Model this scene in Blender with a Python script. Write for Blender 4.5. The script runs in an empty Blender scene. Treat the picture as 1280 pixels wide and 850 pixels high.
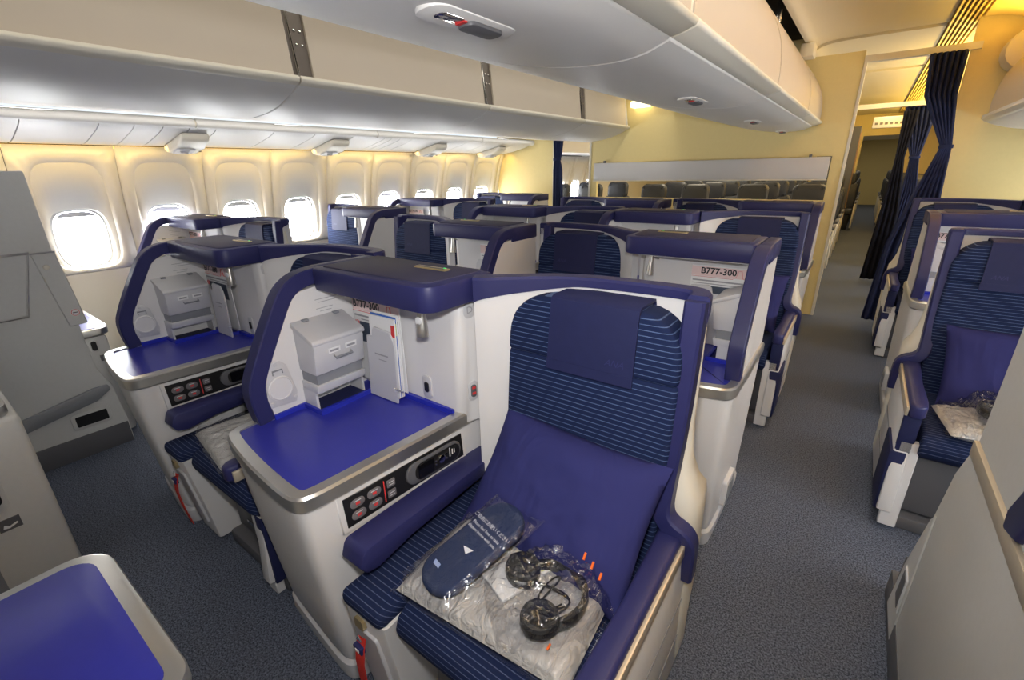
import bpy, bmesh, math, random
from mathutils import Vector, Matrix, noise
random.seed(7)
C = bpy.context.scene.collection
S = bpy.context.scene

# ------------------------------------------------------------------ camera
FPX = 572.92
def cam_axes(y, p, r):
    cy, sy, cp, sp = math.cos(y), math.sin(y), math.cos(p), math.sin(p)
    f = Vector((-sy*cp, cy*cp, sp)); rt = Vector((cy, sy, 0)); up = rt.cross(f)
    return math.cos(r)*rt+math.sin(r)*up, -math.sin(r)*rt+math.cos(r)*up, f
rt, up, fw = cam_axes(0.6386, -0.3543, -0.0215)
cd = bpy.data.cameras.new('camera'); cam = bpy.data.objects.new('camera', cd); C.objects.link(cam)
cam.matrix_world = Matrix(((rt.x, up.x, -fw.x, 0), (rt.y, up.y, -fw.y, 0), (rt.z, up.z, -fw.z, 1.45), (0, 0, 0, 1)))
cd.sensor_fit = 'HORIZONTAL'; cd.sensor_width = 36; cd.lens = FPX*36/1280; cd.clip_start = 0.02
S.camera = cam
# ------------------------------------------------------------------ world, lights, exposure
w = bpy.data.worlds.new('world'); S.world = w; w.use_nodes = True
bg = w.node_tree.nodes['Background']; bg.inputs[0].default_value = (.86, .93, 1, 1); bg.inputs[1].default_value = 1.0
S.view_settings.view_transform = 'Standard'; S.view_settings.look = 'None'
S.view_settings.gamma = 1; S.view_settings.use_curve_mapping = False
S.view_settings.exposure = 0.22
S.cycles.use_denoising = True; S.cycles.max_bounces = 7; S.cycles.diffuse_bounces = 4
S.cycles.glossy_bounces = 3; S.cycles.transmission_bounces = 4; S.cycles.transparent_max_bounces = 8
S.cycles.sample_clamp_indirect = 6; S.cycles.caustics_reflective = False; S.cycles.caustics_refractive = False

def area(name, loc, target, sx, sy, power, col):
    l = bpy.data.lights.new(name, 'AREA'); l.shape = 'RECTANGLE'; l.size = sx; l.size_y = sy
    l.energy = power; l.color = col
    o = bpy.data.objects.new(name, l); C.objects.link(o); o.location = loc
    d = Vector(target)-Vector(loc)
    # local x along world Y for long strips
    z = -d.normalized(); x = Vector((0, 1, 0)); x = (x-z*x.dot(z)).normalized(); y = z.cross(x)
    o.matrix_world = Matrix(((x.x, y.x, z.x, loc[0]), (x.y, y.y, z.y, loc[1]), (x.z, y.z, z.z, loc[2]), (0, 0, 0, 1)))
    return o
# photographer's flash, just above the lens
fl = bpy.data.lights.new('camera_flash', 'SPOT'); fl.energy = 45; fl.color = (1, .98, .97); fl.spot_size = math.radians(150)
fl.spot_blend = 1.0; fl.shadow_soft_size = 0.035
flo = bpy.data.objects.new('camera_flash', fl); C.objects.link(flo)
fd = (fw*1.0+rt*0.03+up*0.08).normalized()
flo.location = Vector((0, 0, 1.45))+up*0.13+fw*0.02
flo.rotation_euler = fd.to_track_quat('-Z', 'Y').to_euler()
# cabin lighting: warm cove light at the foot of the window wall ceiling, white reading rail, ceiling coves, an added fill on the left
area('sidewall_cove_lamp', (-3.98, 2.4, 1.655), (-4.13, 2.4, 1.2), 6.0, .03, 11, (1, .66, .16))
area('bin_rail_lamp', (-3.42, 2.5, 1.80), (-4.0, 2.5, 1.72), 5.6, .05, 4, (1, .93, .82))
area('bin_wash_lamp', (-3.35, 2.5, 1.80), (-2.9, 2.5, 1.80), 5.6, .04, 1.7, (1, .93, .82))
area('left_fill_light', (-1.95, 2.2, 2.50), (-1.95, 2.2, 1.0), 6.0, .25, 15, (1, .93, .80))  # added fill light between the bins, no fixture there
area('aisle_ceiling_lamp', (0.14, 1.2, 2.40), (0.05, 1.2, 0), 5.0, .25, 15, (1, .92, .80))
area('cove_lamp', (0.64, 2.6, 2.28), (0.58, 2.6, 2.46), 5.2, .06, 26, (1, .60, .09))
area('rear_cove_lamp', (0.80, 9.5, 2.20), (0.40, 9.5, 2.45), 7.0, .05, 80, (1, .62, .10))
area('rear_aisle_lamp', (0.1, 9.5, 2.36), (0.1, 9.5, 0), 7.0, .2, 24, (1, .82, .55))
area('far_lamp', (.1, 17.5, 2.15), (.1, 17.5, 0), 6.0, .3, 20, (1, .85, .6))
area('rear_left_lamp', (-2.0, 8.0, 2.36), (-2.0, 8.0, 0), 4.0, .5, 45, (1, .86, .62))

# ------------------------------------------------------------------ materials
def mat(name, col, rough=.5, metal=0, coat=0, spec=.5, bump=0, bscale=200, var=0, vscale=8, emit=0, alpha=1, trans=0):
    m = bpy.data.materials.new(name); m.use_nodes = True; nt = m.node_tree; b = nt.nodes['Principled BSDF']
    c = (*col, 1)
    b.inputs['Base Color'].default_value = c; b.inputs['Roughness'].default_value = rough; b.inputs['Metallic'].default_value = metal
    b.inputs['Coat Weight'].default_value = coat; b.inputs['Coat Roughness'].default_value = .08
    b.inputs['Specular IOR Level'].default_value = spec
    b.inputs['Alpha'].default_value = alpha; b.inputs['Transmission Weight'].default_value = trans
    if emit: b.inputs['Emission Color'].default_value = c; b.inputs['Emission Strength'].default_value = emit
    tc = nt.nodes.new('ShaderNodeTexCoord')
    if var:
        n = nt.nodes.new('ShaderNodeTexNoise'); n.inputs['Scale'].default_value = vscale; n.inputs['Detail'].default_value = 4
        r = nt.nodes.new('ShaderNodeMapRange'); r.inputs[3].default_value = 1-var; r.inputs[4].default_value = 1+var
        mx = nt.nodes.new('ShaderNodeMix'); mx.data_type = 'RGBA'; mx.blend_type = 'MULTIPLY'; mx.inputs[0].default_value = 1
        nt.links.new(tc.outputs['Object'], n.inputs['Vector']); nt.links.new(n.outputs[0], r.inputs[0])
        mx.inputs[6].default_value = c; nt.links.new(r.outputs[0], mx.inputs[7]); nt.links.new(mx.outputs[2], b.inputs['Base Color'])
    if bump:
        n = nt.nodes.new('ShaderNodeTexNoise'); n.inputs['Scale'].default_value = bscale; n.inputs['Detail'].default_value = 3
        bp = nt.nodes.new('ShaderNodeBump'); bp.inputs['Strength'].default_value = bump; bp.inputs['Distance'].default_value = .002
        nt.links.new(tc.outputs['Object'], n.inputs['Vector']); nt.links.new(n.outputs[0], bp.inputs['Height']); nt.links.new(bp.outputs[0], b.inputs['Normal'])
    return m
def striped(name, a, bb, axis, pitch=.0135, width=.17):
    m = mat(name, a, .85, spec=.2); nt = m.node_tree; b = nt.nodes['Principled BSDF']; L = nt.links.new
    tc = nt.nodes.new('ShaderNodeTexCoord'); sp = nt.nodes.new('ShaderNodeSeparateXYZ'); L(tc.outputs['Object'], sp.inputs[0])
    def math_(op, x, y=None):
        n = nt.nodes.new('ShaderNodeMath'); n.operation = op
        for i, v in enumerate((x, y)):
            if v is None: continue
            if isinstance(v, (int, float)): n.inputs[i].default_value = v
            else: L(v, n.inputs[i])
        return n.outputs[0]
    src = sp.outputs[2] if axis == 'z' else math_('ADD', sp.outputs[1], sp.outputs[2])
    fr = math_('FRACT', math_('DIVIDE', src, pitch)); ln = math_('LESS_THAN', fr, width)
    no = nt.nodes.new('ShaderNodeTexNoise'); no.inputs['Scale'].default_value = 55; L(tc.outputs['Object'], no.inputs['Vector'])
    k = math_('MULTIPLY', ln, math_('MULTIPLY', no.outputs[0], 1.7))
    mx = nt.nodes.new('ShaderNodeMix'); mx.data_type = 'RGBA'; mx.inputs[6].default_value = (*a, 1); mx.inputs[7].default_value = (*bb, 1)
    L(k, mx.inputs[0]); L(mx.outputs[2], b.inputs['Base Color'])
    bp = nt.nodes.new('ShaderNodeBump'); bp.inputs['Strength'].default_value = .25; bp.inputs['Distance'].default_value = .002
    L(ln, bp.inputs['Height']); L(bp.outputs[0], b.inputs['Normal'])
    return m
WHITE = mat('white_shell_plastic', (.72, .71, .71), .42, bump=.08, bscale=500, var=.03)
GREYW = mat('light_grey_plastic', (.58, .58, .60), .42, bump=.08, bscale=500, var=.03)
CREAM = mat('cream_plastic', (.74, .70, .60), .45, var=.03)
PANELG = mat('grey_partition_laminate', (.60, .60, .585), .5, bump=.12, bscale=420, var=.04, vscale=60)
NAVY = mat('navy_leather', (.024, .026, .108), .42, spec=.35, bump=.15, bscale=700, var=.08, vscale=30)
NAVYD = mat('dark_navy_leather', (.016, .020, .075), .6, spec=.25, bump=.2, bscale=600, var=.1, vscale=40)
TOPPAD = mat('charcoal_navy_pad', (.042, .042, .090), .6, spec=.22, bump=.15, bscale=600, var=.08)
BLUE = mat('blue_table_laminate', (.030, .035, .34), .28, bump=.05, bscale=900, var=.06, vscale=60)
BLUEL = mat('blue_table_lip', (.025, .035, .42), .22)
SILVER = mat('brushed_silver', (.66, .65, .62), .30, metal=.9, bump=.05, bscale=300)
STRIP = mat('champagne_metal_strip', (.62, .54, .42), .4, metal=.5)
CHROME = mat('chrome', (.8, .8, .8), .12, metal=1)
LAMP = mat('satin_lamp_metal', (.50, .48, .45), .3, metal=.8)
BLACK = mat('black_plastic', (.012, .012, .013), .35)
SCREEN = mat('black_glass', (.006, .006, .008), .08)
DGREY = mat('dark_grey_plastic', (.11, .11, .12), .5)
MGREY = mat('mid_grey_plastic', (.24, .25, .27), .4)
BUTTON = mat('grey_rubber_button', (.16, .15, .16), .5)
RED = mat('red_print', (.70, .05, .05), .5)
REDST = mat('red_webbing', (.62, .03, .02), .7, bump=.3, bscale=500)
GOLD = mat('gold_slot_plate', (.50, .40, .22), .35, metal=.7)
LED = mat('green_indicator', (.05, .6, .15), .4, emit=1.5)
INK = mat('black_ink', (.015, .015, .02), .6)
GINK = mat('grey_ink', (.33, .33, .35), .6)
PAPER = mat('white_card', (.82, .82, .82), .5, var=.02)
PINKP = mat('pink_card_band', (.80, .62, .60), .5)
SLATE = mat('slate_card_picture', (.07, .09, .13), .4)
FBACK = striped('striped_navy_back_fabric', (.008, .016, .060), (.085, .13, .26), 'z', .0135, .15)
FPAN = striped('striped_navy_seat_fabric', (.009, .017, .060), (.085, .11, .21), 'y', .016, .14)
PILLOW = mat('indigo_pillow_cotton', (.028, .031, .130), .9, var=.08, vscale=12, spec=.15)
ORANGE = mat('orange_dash', (.9, .16, .02), .6)
BLANKET = mat('beige_grey_blanket_in_film', (.50, .49, .47), .45, coat=.5, var=.08, vscale=25)
def wrinkle(m, scale, dist):
    nt = m.node_tree; b = nt.nodes['Principled BSDF']; L = nt.links.new
    tc = nt.nodes.new('ShaderNodeTexCoord'); mp = nt.nodes.new('ShaderNodeMapping'); mp.inputs['Scale'].default_value = (1, .35, 1); mp.inputs['Rotation'].default_value = (0, 0, .5)
    n = nt.nodes.new('ShaderNodeTexNoise'); n.inputs['Scale'].default_value = scale; n.inputs['Detail'].default_value = 2; n.inputs['Distortion'].default_value = 1.5
    bp = nt.nodes.new('ShaderNodeBump'); bp.inputs['Strength'].default_value = .9; bp.inputs['Distance'].default_value = dist
    L(tc.outputs['Object'], mp.inputs[0]); L(mp.outputs[0], n.inputs['Vector']); L(n.outputs[0], bp.inputs['Height']); L(bp.outputs[0], b.inputs['Normal']); L(bp.outputs[0], b.inputs['Coat Normal'])
wrinkle(BLANKET, 42, .012)
wrinkle(PILLOW, 9, .012)
SLIP = mat('blue_denim_pouch', (.012, .026, .085), .75, bump=.4, bscale=500, var=.15, vscale=70)
WTEXT = mat('white_print', (.85, .86, .9), .5)
YELP = mat('yellow_print', (.75, .75, .25), .5)
CUSH = mat('black_foam', (.015, .015, .016), .7)
def film_mat(lo=.025, hi=.42, ro=.16, st=.5):
    m = bpy.data.materials.new('clear_plastic_film'); m.use_nodes = True; nt = m.node_tree; nt.nodes.clear(); L = nt.links.new
    o = nt.nodes.new('ShaderNodeOutputMaterial'); t = nt.nodes.new('ShaderNodeBsdfTransparent'); g = nt.nodes.new('ShaderNodeBsdfGlossy')
    t.inputs[0].default_value = (.95, .95, .96, 1); g.inputs['Roughness'].default_value = ro
    n = nt.nodes.new('ShaderNodeTexNoise'); n.inputs['Scale'].default_value = 38; n.inputs['Detail'].default_value = 2; n.inputs['Distortion'].default_value = 1.2
    tc = nt.nodes.new('ShaderNodeTexCoord'); L(tc.outputs['Object'], n.inputs['Vector'])
    b = nt.nodes.new('ShaderNodeBump'); b.inputs['Strength'].default_value = st; b.inputs['Distance'].default_value = .006
    L(n.outputs[0], b.inputs['Height']); L(b.outputs[0], g.inputs['Normal'])
    f = nt.nodes.new('ShaderNodeLayerWeight'); f.inputs[0].default_value = .25
    mr = nt.nodes.new('ShaderNodeMapRange'); mr.inputs[3].default_value = lo; mr.inputs[4].default_value = hi; L(f.outputs['Facing'], mr.inputs[0])
    m1 = nt.nodes.new('ShaderNodeMixShader'); L(mr.outputs[0], m1.inputs[0]); L(t.outputs[0], m1.inputs[1]); L(g.outputs[0], m1.inputs[2]); L(m1.outputs[0], o.inputs[0])
    return m
FILM = film_mat(); FILM2 = film_mat(.08, .6, .1, .9)
def carpet_mat():
    m = mat('blue_grey_speckled_carpet', (.05, .06, .08), .95, spec=.1); nt = m.node_tree; b = nt.nodes['Principled BSDF']; L = nt.links.new
    tc = nt.nodes.new('ShaderNodeTexCoord')
    n = nt.nodes.new('ShaderNodeTexNoise'); n.inputs['Scale'].default_value = 170; n.inputs['Detail'].default_value = 3; n.inputs['Roughness'].default_value = .7
    r = nt.nodes.new('ShaderNodeValToRGB'); r.color_ramp.elements[0].position = .36; r.color_ramp.elements[1].position = .68
    r.color_ramp.elements[0].color = (.030, .037, .053, 1); r.color_ramp.elements[1].color = (.21, .24, .32, 1)
    bp = nt.nodes.new('ShaderNodeBump'); bp.inputs['Strength'].default_value = .8; bp.inputs['Distance'].default_value = .006
    L(tc.outputs['Object'], n.inputs['Vector']); L(n.outputs[0], r.inputs[0]); L(r.outputs[0], b.inputs['Base Color']); L(n.outputs[0], bp.inputs['Height']); L(bp.outputs[0], b.inputs['Normal'])
    return m
CARPET = carpet_mat()
WALLP = mat('cream_sidewall_panel', (.74, .71, .64), .5, var=.02)
BULKP = mat('pale_yellow_bulkhead_laminate', (.78, .65, .31), .6, bump=.1, bscale=300, var=.03, vscale=40)
CEILP = mat('cream_ceiling_panel', (.78, .72, .58), .5, var=.02)
BINW = mat('warm_white_bin_plastic', (.74, .73, .71), .45, bump=.06, bscale=500, var=.02)
BINB = mat('beige_bin_panel', (.54, .47, .385), .55, var=.02)
BRACK = mat('bronze_grey_bracket', (.17, .145, .125), .45, metal=.3)
DARK = mat('black_lining_and_shade', (.006, .006, .007), .9)  # flat black, also paints the shade in the ceiling gap
CURT = mat('navy_curtain_cloth', (.022, .030, .085), .85, spec=.15, bump=.3, bscale=400, var=.1)
CURTB = mat('black_curtain_cloth', (.010, .011, .02), .9, spec=.1)
ECON = mat('slate_grey_leather', (.028, .033, .047), .5, bump=.2, bscale=200, var=.12, vscale=10)
COVEM = mat('lit_cove_diffuser', (1, .62, .12), .5, emit=2.2)
EXITL = mat('lit_ceiling_lamp', (1, .85, .5), .5, emit=4)
PANE = mat('daylight_window_pane', (.97, .99, 1), .3, emit=19.0)
BINSLAT = mat('yellow_lit_grille', (.70, .55, .25), .5)  # yellow of the cove light put into the grille colour

# ------------------------------------------------------------------ mesh helpers
W = 1.17
MIR = False
class MB:
    def __init__(s): s.bm = bmesh.new()
    def _merge(s, t):
        me = bpy.data.meshes.new('t'); t.to_mesh(me); t.free(); s.bm.from_mesh(me); bpy.data.meshes.remove(me)
    def prism(s, pts, ax, a0, a1, b=0, seg=2, xf=None):
        t = bmesh.new()
        def v(p, a): return {'z': (p[0], p[1], a), 'y': (p[0], a, p[1]), 'x': (a, p[0], p[1])}[ax]
        A = [t.verts.new(v(p, a0)) for p in pts]; B = [t.verts.new(v(p, a1)) for p in pts]
        n = len(pts); t.faces.new(A); t.faces.new(B[::-1])
        for i in range(n): t.faces.new((A[i], A[(i+1) % n], B[(i+1) % n], B[i]))
        bmesh.ops.recalc_face_normals(t, faces=t.faces)
        if b:
            es = [e for e in t.edges if len(e.link_faces) == 2 and e.calc_face_angle(0) > .35]
            bmesh.ops.bevel(t, geom=es, offset=b, segments=seg, affect='EDGES', profile=.5)
        if xf:
            for q in t.verts: q.co = Vector(xf(q.co))
        s._merge(t); return s
    def box(s, x0, x1, y0, y1, z0, z1, b=0, seg=2, xf=None):
        return s.prism([(x0, y0), (x1, y0), (x1, y1), (x0, y1)], 'z', z0, z1, b, seg, xf)
    def loft(s, rings, caps=True, closed=True):
        bm = s.bm; R = [[bm.verts.new(p) for p in r] for r in rings]; n = len(R[0])
        for a, c in zip(R, R[1:]):
            for i in range(n if closed else n-1):
                j = (i+1) % n; bm.faces.new((a[i], a[j], c[j], c[i]))
        if caps and closed:
            bm.faces.new(R[0][::-1]); bm.faces.new(R[-1])
        return s
    def sweep(s, path, prof, up=(0, 0, 1), caps=True, loop=False):
        P = [Vector(p) for p in path]; n = len(P); upv = Vector(up); rings = []
        for i in range(n):
            a = P[(i-1) % n] if (loop or i > 0) else P[i]; c = P[(i+1) % n] if (loop or i < n-1) else P[i]
            t = (c-a).normalized(); sd = t.cross(upv).normalized(); u = sd.cross(t)
            k = 1
            if (loop or 0 < i < n-1):
                d1 = (P[i]-P[(i-1) % n]).normalized(); k = 1/max(.5, d1.dot(t))
            rings.append([P[i]+sd*(q[0]*k)+u*q[1] for q in prof])
        if loop: rings.append(rings[0])
        return s.loft(rings, caps and not loop)
    def tube(s, path, r, n=8, up=(0, 0, 1)):
        return s.sweep(path, [(r*math.cos(2*math.pi*i/n), r*math.sin(2*math.pi*i/n)) for i in range(n)], up)
    def lathe(s, c, axis, prof, n=20):   # prof: (radius, height along axis)
        c = Vector(c); a = Vector(axis).normalized(); x = a.orthogonal().normalized(); y = a.cross(x)
        rings = [[c+a*h+(x*math.cos(2*math.pi*i/n)+y*math.sin(2*math.pi*i/n))*max(r, 1e-4) for i in range(n)] for r, h in prof]
        return s.loft(rings)
    def ball(s, c, rx, ry, rz, n=16, m=10):
        rings = []
        for k in range(m+1):
            t = math.pi*(k+.02*(k == 0)-.02*(k == m))/m
            rings.append([(c[0]+rx*math.sin(t)*math.cos(2*math.pi*i/n), c[1]+ry*math.sin(t)*math.sin(2*math.pi*i/n), c[2]+rz*math.cos(t)) for i in range(n)])
        return s.loft(rings)
    def grid(s, f, nu, nv):
        bm = s.bm; V = [[bm.verts.new(f(i/nu, j/nv)) for j in range(nv+1)] for i in range(nu+1)]
        for i in range(nu):
            for j in range(nv): bm.faces.new((V[i][j], V[i+1][j], V[i+1][j+1], V[i][j+1]))
        return s
    def xf(s, f):
        for v in s.bm.verts: v.co = Vector(f(v.co))
        return s
    def done(s, name, m, parent=None, label=None, ang=38, recalc=True):
        bm = s.bm
        if MIR:
            for v in bm.verts: v.co.x = W-v.co.x
        if recalc: bmesh.ops.recalc_face_normals(bm, faces=bm.faces)
        elif MIR: bmesh.ops.reverse_faces(bm, faces=bm.faces)
        a = math.radians(ang)
        for f in bm.faces: f.smooth = True
        for e in bm.edges:
            if len(e.link_faces) == 2 and e.calc_face_angle(0) > a: e.smooth = False
        me = bpy.data.meshes.new(name); bm.to_mesh(me); bm.free(); me.materials.append(m)
        o = bpy.data.objects.new(name, me); C.objects.link(o)
        if parent: o.parent = parent
        if label: o['label'] = label
        return o
def tag(o, label=None, cat=None, group=None, kind=None):
    if label: o['label'] = label
    if cat: o['category'] = cat
    if group: o['group'] = group
    if kind: o['kind'] = kind
    return o
def empty(name, loc=(0, 0, 0), rz=0):
    o = bpy.data.objects.new(name, None); C.objects.link(o); o.location = loc; o.rotation_euler = (0, 0, rz); o.empty_display_size = .1
    return o
_tc = {}
def text(body, size, c, nrm, upv, m, parent, name='lettering', bold=0, lift=.0012, align='CENTER', shear=0):
    key = (body, size, align, bold, shear)
    if key not in _tc:
        cu = bpy.data.curves.new('t', 'FONT'); cu.body = body; cu.size = size; cu.align_x = align; cu.align_y = 'CENTER'; cu.offset = bold; cu.shear = shear
        cu.resolution_u = 2
        o = bpy.data.objects.new('t', cu); C.objects.link(o); bpy.context.view_layer.update()
        me = bpy.data.meshes.new_from_object(o.evaluated_get(bpy.context.evaluated_depsgraph_get()))
        _tc[key] = ([v.co.copy() for v in me.vertices], [tuple(p.vertices) for p in me.polygons])
        bpy.data.objects.remove(o); bpy.data.curves.remove(cu); bpy.data.meshes.remove(me)
    vs, fs = _tc[key]
    c, nrm, upv = Vector(c), Vector(nrm).normalized(), Vector(upv)
    if MIR: c.x = W-c.x; nrm.x = -nrm.x; upv.x = -upv.x
    upv = (upv-nrm*upv.dot(nrm)).normalized(); r = upv.cross(nrm)
    me = bpy.data.meshes.new(name); me.from_pydata([c+r*v.x+upv*v.y+nrm*lift for v in vs], [], fs); me.materials.append(m)
    o = bpy.data.objects.new(name, me); C.objects.link(o)
    if parent: o.parent = parent
    return o
def arc(cx, cy, r, a0, a1, n=6):
    return [(cx+r*math.cos(math.radians(a0+(a1-a0)*i/n)), cy+r*math.sin(math.radians(a0+(a1-a0)*i/n))) for i in range(n+1)]
def rrect(x0, x1, y0, y1, r, n=5):
    return arc(x1-r, y0+r, r, -90, 0, n)+arc(x1-r, y1-r, r, 0, 90, n)+arc(x0+r, y1-r, r, 90, 180, n)+arc(x0+r, y0+r, r, 180, 270, n)
def offset(path, d):
    out = []; n = len(path)
    for i in range(n):
        a = Vector(path[max(i-1, 0)]); c = Vector(path[min(i+1, n-1)]); t = (c-a).normalized(); out.append((path[i][0]-t.y*d, path[i][1]+t.x*d))
    return out
def smooth(path, it=2):   # chaikin, open
    for _ in range(it):
        o = [path[0]]
        for a, b in zip(path, path[1:]):
            a, b = Vector(a), Vector(b); o += [tuple(a*.75+b*.25), tuple(a*.25+b*.75)]
        path = o+[path[-1]]
    return path
def copy_tree(o, parent=None):
    c = o.copy(); C.objects.link(c)
    if parent: c.parent = parent
    for ch in o.children: copy_tree(ch, c)
    return c

# ------------------------------------------------------------------ setting: shell of the cabin
tag(MB().box(-4.6, 1.9, -1.2, 22, -.06, 0).done('floor', CARPET), 'dark blue-grey speckled carpet along both aisles', kind='structure')
# left sidewall profile (z -> x)
PROF = [(-.05, -4.20), (.5, -4.27), (1.0, -4.265), (1.3, -4.215), (1.55, -4.15), (1.66, -4.10)]
def wx(z):
    for (z0, x0), (z1, x1) in zip(PROF, PROF[1:]):
        if z <= z1: return x0+(x1-x0)*(z-z0)/(z1-z0)
    return PROF[-1][1]
PITCH = .533; YW0 = .845
wl = tag(empty('wall_left', (-4.2, 0, 0)), 'cream cabin sidewall with a row of oval windows', kind='structure')
wl.matrix_basis = Matrix()
def sq_ring(y0, y1, z0, z1, n=48, r=None):
    # points by angle for superellipse/rect ring, matched by index
    out = []
    cy, cz, hy, hz = (y0+y1)/2, (z0+z1)/2, (y1-y0)/2, (z1-z0)/2
    for i in range(n):
        a = 2*math.pi*i/n; c, s_ = math.cos(a), math.sin(a)
        if r is None: k = 1/max(abs(c), abs(s_)); out.append((cy+hy*c*k, cz+hz*s_*k))
        else: k = (abs(c)**r+abs(s_)**r)**(-1/r); out.append((cy+hy*c*k, cz+hz*s_*k))
    return out
def panel(i, n_ring=48):
    y0 = YW0+PITCH*(i-.5); y1 = y0+PITCH; yc = (y0+y1)/2
    mb = MB(); g = .0025
    P = lambda ring, d: [(wx(z)-d, y, z) for y, z in ring]
    r0 = sq_ring(y0+g, y1-g, .84, 1.655, n_ring)
    r1 = sq_ring(yc-.20, yc+.20, .86, 1.575, n_ring, 5)
    r2 = sq_ring(yc-.185, yc+.185, .865, 1.555, n_ring, 5)
    r2b = [(y, z) for y, z in sq_ring(yc-.155, yc+.155, .865, 1.265, n_ring, 3.6)]
    mb.loft([P(r0, .02), P(r0, 0), P(r1, 0), P(r2, .022)], caps=False)
    # recess floor down to the window opening, then the tunnel
    r3 = sq_ring(yc-.15, yc+.15, .868, 1.262, n_ring, 3.4)
    mb.loft([P(r2, .022), P(r2b, .030), P(r3, .075)], caps=False)
    mb.box(0, 0, 0, 0, 0, 0) if False else None
    o = mb.done('wall_panel', WALLP, wl, ang=50, recalc=False)
    lo = MB().box(0, .02, y0+g, y1-g, 0, .838, .002, 1, xf=lambda c: (wx(c.z)-.02+c.x, c.y, c.z)).done('lower_panel', WALLP, wl)
    win = tag(empty('window_%d' % (i+3)), 'oval cabin window, bright with daylight', kind='structure')
    fr = sq_ring(yc-.15, yc+.15, .868, 1.262, n_ring, 3.4); fi = sq_ring(yc-.138, yc+.138, .880, 1.250, n_ring, 3.4)
    MB().loft([P(fr, .068), P(fi, .066), P(fi, .082), P(fr, .10)], caps=False).done('window_frame', GREYW, win)
    MB().loft([P(fi, .076), P(fi, .080)]).done('pane', PANE, win)
    sh = [(y, max(z, 1.200)) for y, z in sq_ring(yc-.13, yc+.13, .885, 1.246, n_ring, 3.4)]
    sh = [p for p in sh if p[1] > 1.2001]
    MB().loft([P(sh, .068), P(sh, .073)]).done('window_shade', GREYW, win)
for i in range(-2, 15): panel(i)
tag(MB().box(-.03, 0, -1.2, 9, -.05, 1.70, xf=lambda c: (-4.50+c.x, c.y, c.z)).done('trim_1', DARK), 'dark insulation behind the sidewall', kind='structure')
# upper sidewall / passenger service panels above the windows
us = tag(empty('trim_2'), 'white panels above the windows under the bins', kind='structure')
ys = [-.9, -.35, .2]
y = .05; k = 0
joints = [-.9, -.3, .15, .62, .95, 1.12, 1.27, 1.42, 1.58, 1.98, 2.32, 2.68, 3.02, 3.1, 3.2, 3.35, 3.75, 4.15, 4.5, 4.75, 5.0, 5.39]
USP = smooth([(-4.125, 1.662), (-4.02, 1.665), (-3.84, 1.70), (-3.68, 1.735), (-3.62, 1.765)], 1)
for a, b in zip(joints, joints[1:]):
    th = [(x-.004, z+.012) for x, z in USP]
    MB().prism(USP+th[::-1], 'y', a+.003, b-.003).done('service_panel', BINW, us)
MB().prism([(-4.14, 1.675), (-3.62, 1.778), (-3.62, 1.80), (-4.14, 1.70)], 'y', -.95, 5.39).done('backing_strip', DGREY, us)
# cove lip just above the sidewall
MB().box(-4.13, -4.115, -.95, 5.39, 1.640, 1.656).done('cove_diffuser', COVEM, us)
def rail():
    r = tag(empty('trim_3'), 'white tubular light rail below the left bins', kind='structure')
    js = [-.9, .28, 1.43, 2.88, 4.33, 5.38]
    for a, b in zip(js, js[1:]):
        MB().tube([(-3.59, a+.006, 1.778), (-3.59, b-.006, 1.778)], .030, 14).done('rail_section', BINW, r)
        MB().tube([(-3.59, b-.012, 1.778), (-3.59, b+.012, 1.778)], .022, 10).done('rail_joint', CREAM, r)
    for a in (.55, 1.95, 3.3, 4.6):
        MB().box(-3.575, -3.555, a, a+.22, 1.797, 1.806, .002).done('air_slot', CHROME, r)
rail()
for q, yg in enumerate((1.45, 2.575, 3.80, 4.85)):
    t = tag(empty('reading_lamp_pod', (-3.86, yg, 1.695)), ['white reading lamp pod over the first visible windows, nearest', 'white lamp pod above the windows, second from the front', 'white lamp pod above the windows, third from the front', 'white lamp pod above the windows, farthest by the bulkhead'][q], 'lamp', 'lamp pods above the windows')
    MB().prism([(-.19, -.035), (.17, .035), (.15, -.015), (.05, -.062), (-.10, -.085), (-.17, -.075)], 'y', -.075, .105, .018, 3).done('pod_body', CREAM, t)
    MB().prism(rrect(-.055, .055, -.075, .045, .02), 'z', -.080, -.066, .004, 1, xf=lambda c: (c.x, c.y, c.z+c.x*.2)).done('pod_recess', GREYW, t)
    MB().lathe((.02, -.02, -.066), (.35, -.3, -1), [(.028, -.01), (.030, .012), (.022, .02), (.018, .012), (.001, .010)], 14).done('spot_eyeball', GREYW, t)
    MB().lathe((.0, .085, -.072), (0, 0, -1), [(.010, 0), (.010, .006), (.001, .006)], 8).done('screw', DGREY, t)

# ------------------------------------------------------------------ ceiling
ce = tag(empty('ceiling'), 'cream curved ceiling panels over the aisles', kind='structure')
cs = smooth([(-.635, 2.405), (-.60, 2.405), (-.54, 2.44), (-.40, 2.46), (.28, 2.46)], 2)
th = [(x, z+.03) for x, z in cs]
for a, b in ((-1.2, 1.3), (1.3, 3.1), (3.1, 5.39), (5.5, 7.4), (7.55, 10), (10, 13.9)):
    MB().prism(cs+th[::-1], 'y', a+.002, b-.002).done('ceiling_panel', CEILP, ce)
for k in range(6):
    x = .29+k*.03
    MB().prism([(x, 2.445), (x+.014, 2.452), (x+.014, 2.47), (x, 2.47)], 'y', -1.2, 13.9).done('grille_slat', BINSLAT, ce)
MB().prism([(.28, 2.475), (.48, 2.475), (.48, 2.50), (.28, 2.50)], 'y', -1.2, 13.9).done('grille_back', BINSLAT, ce)
cv = smooth([(.475, 2.46), (.60, 2.46), (.78, 2.40), (.93, 2.26), (1.0, 2.15)], 2)
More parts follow.
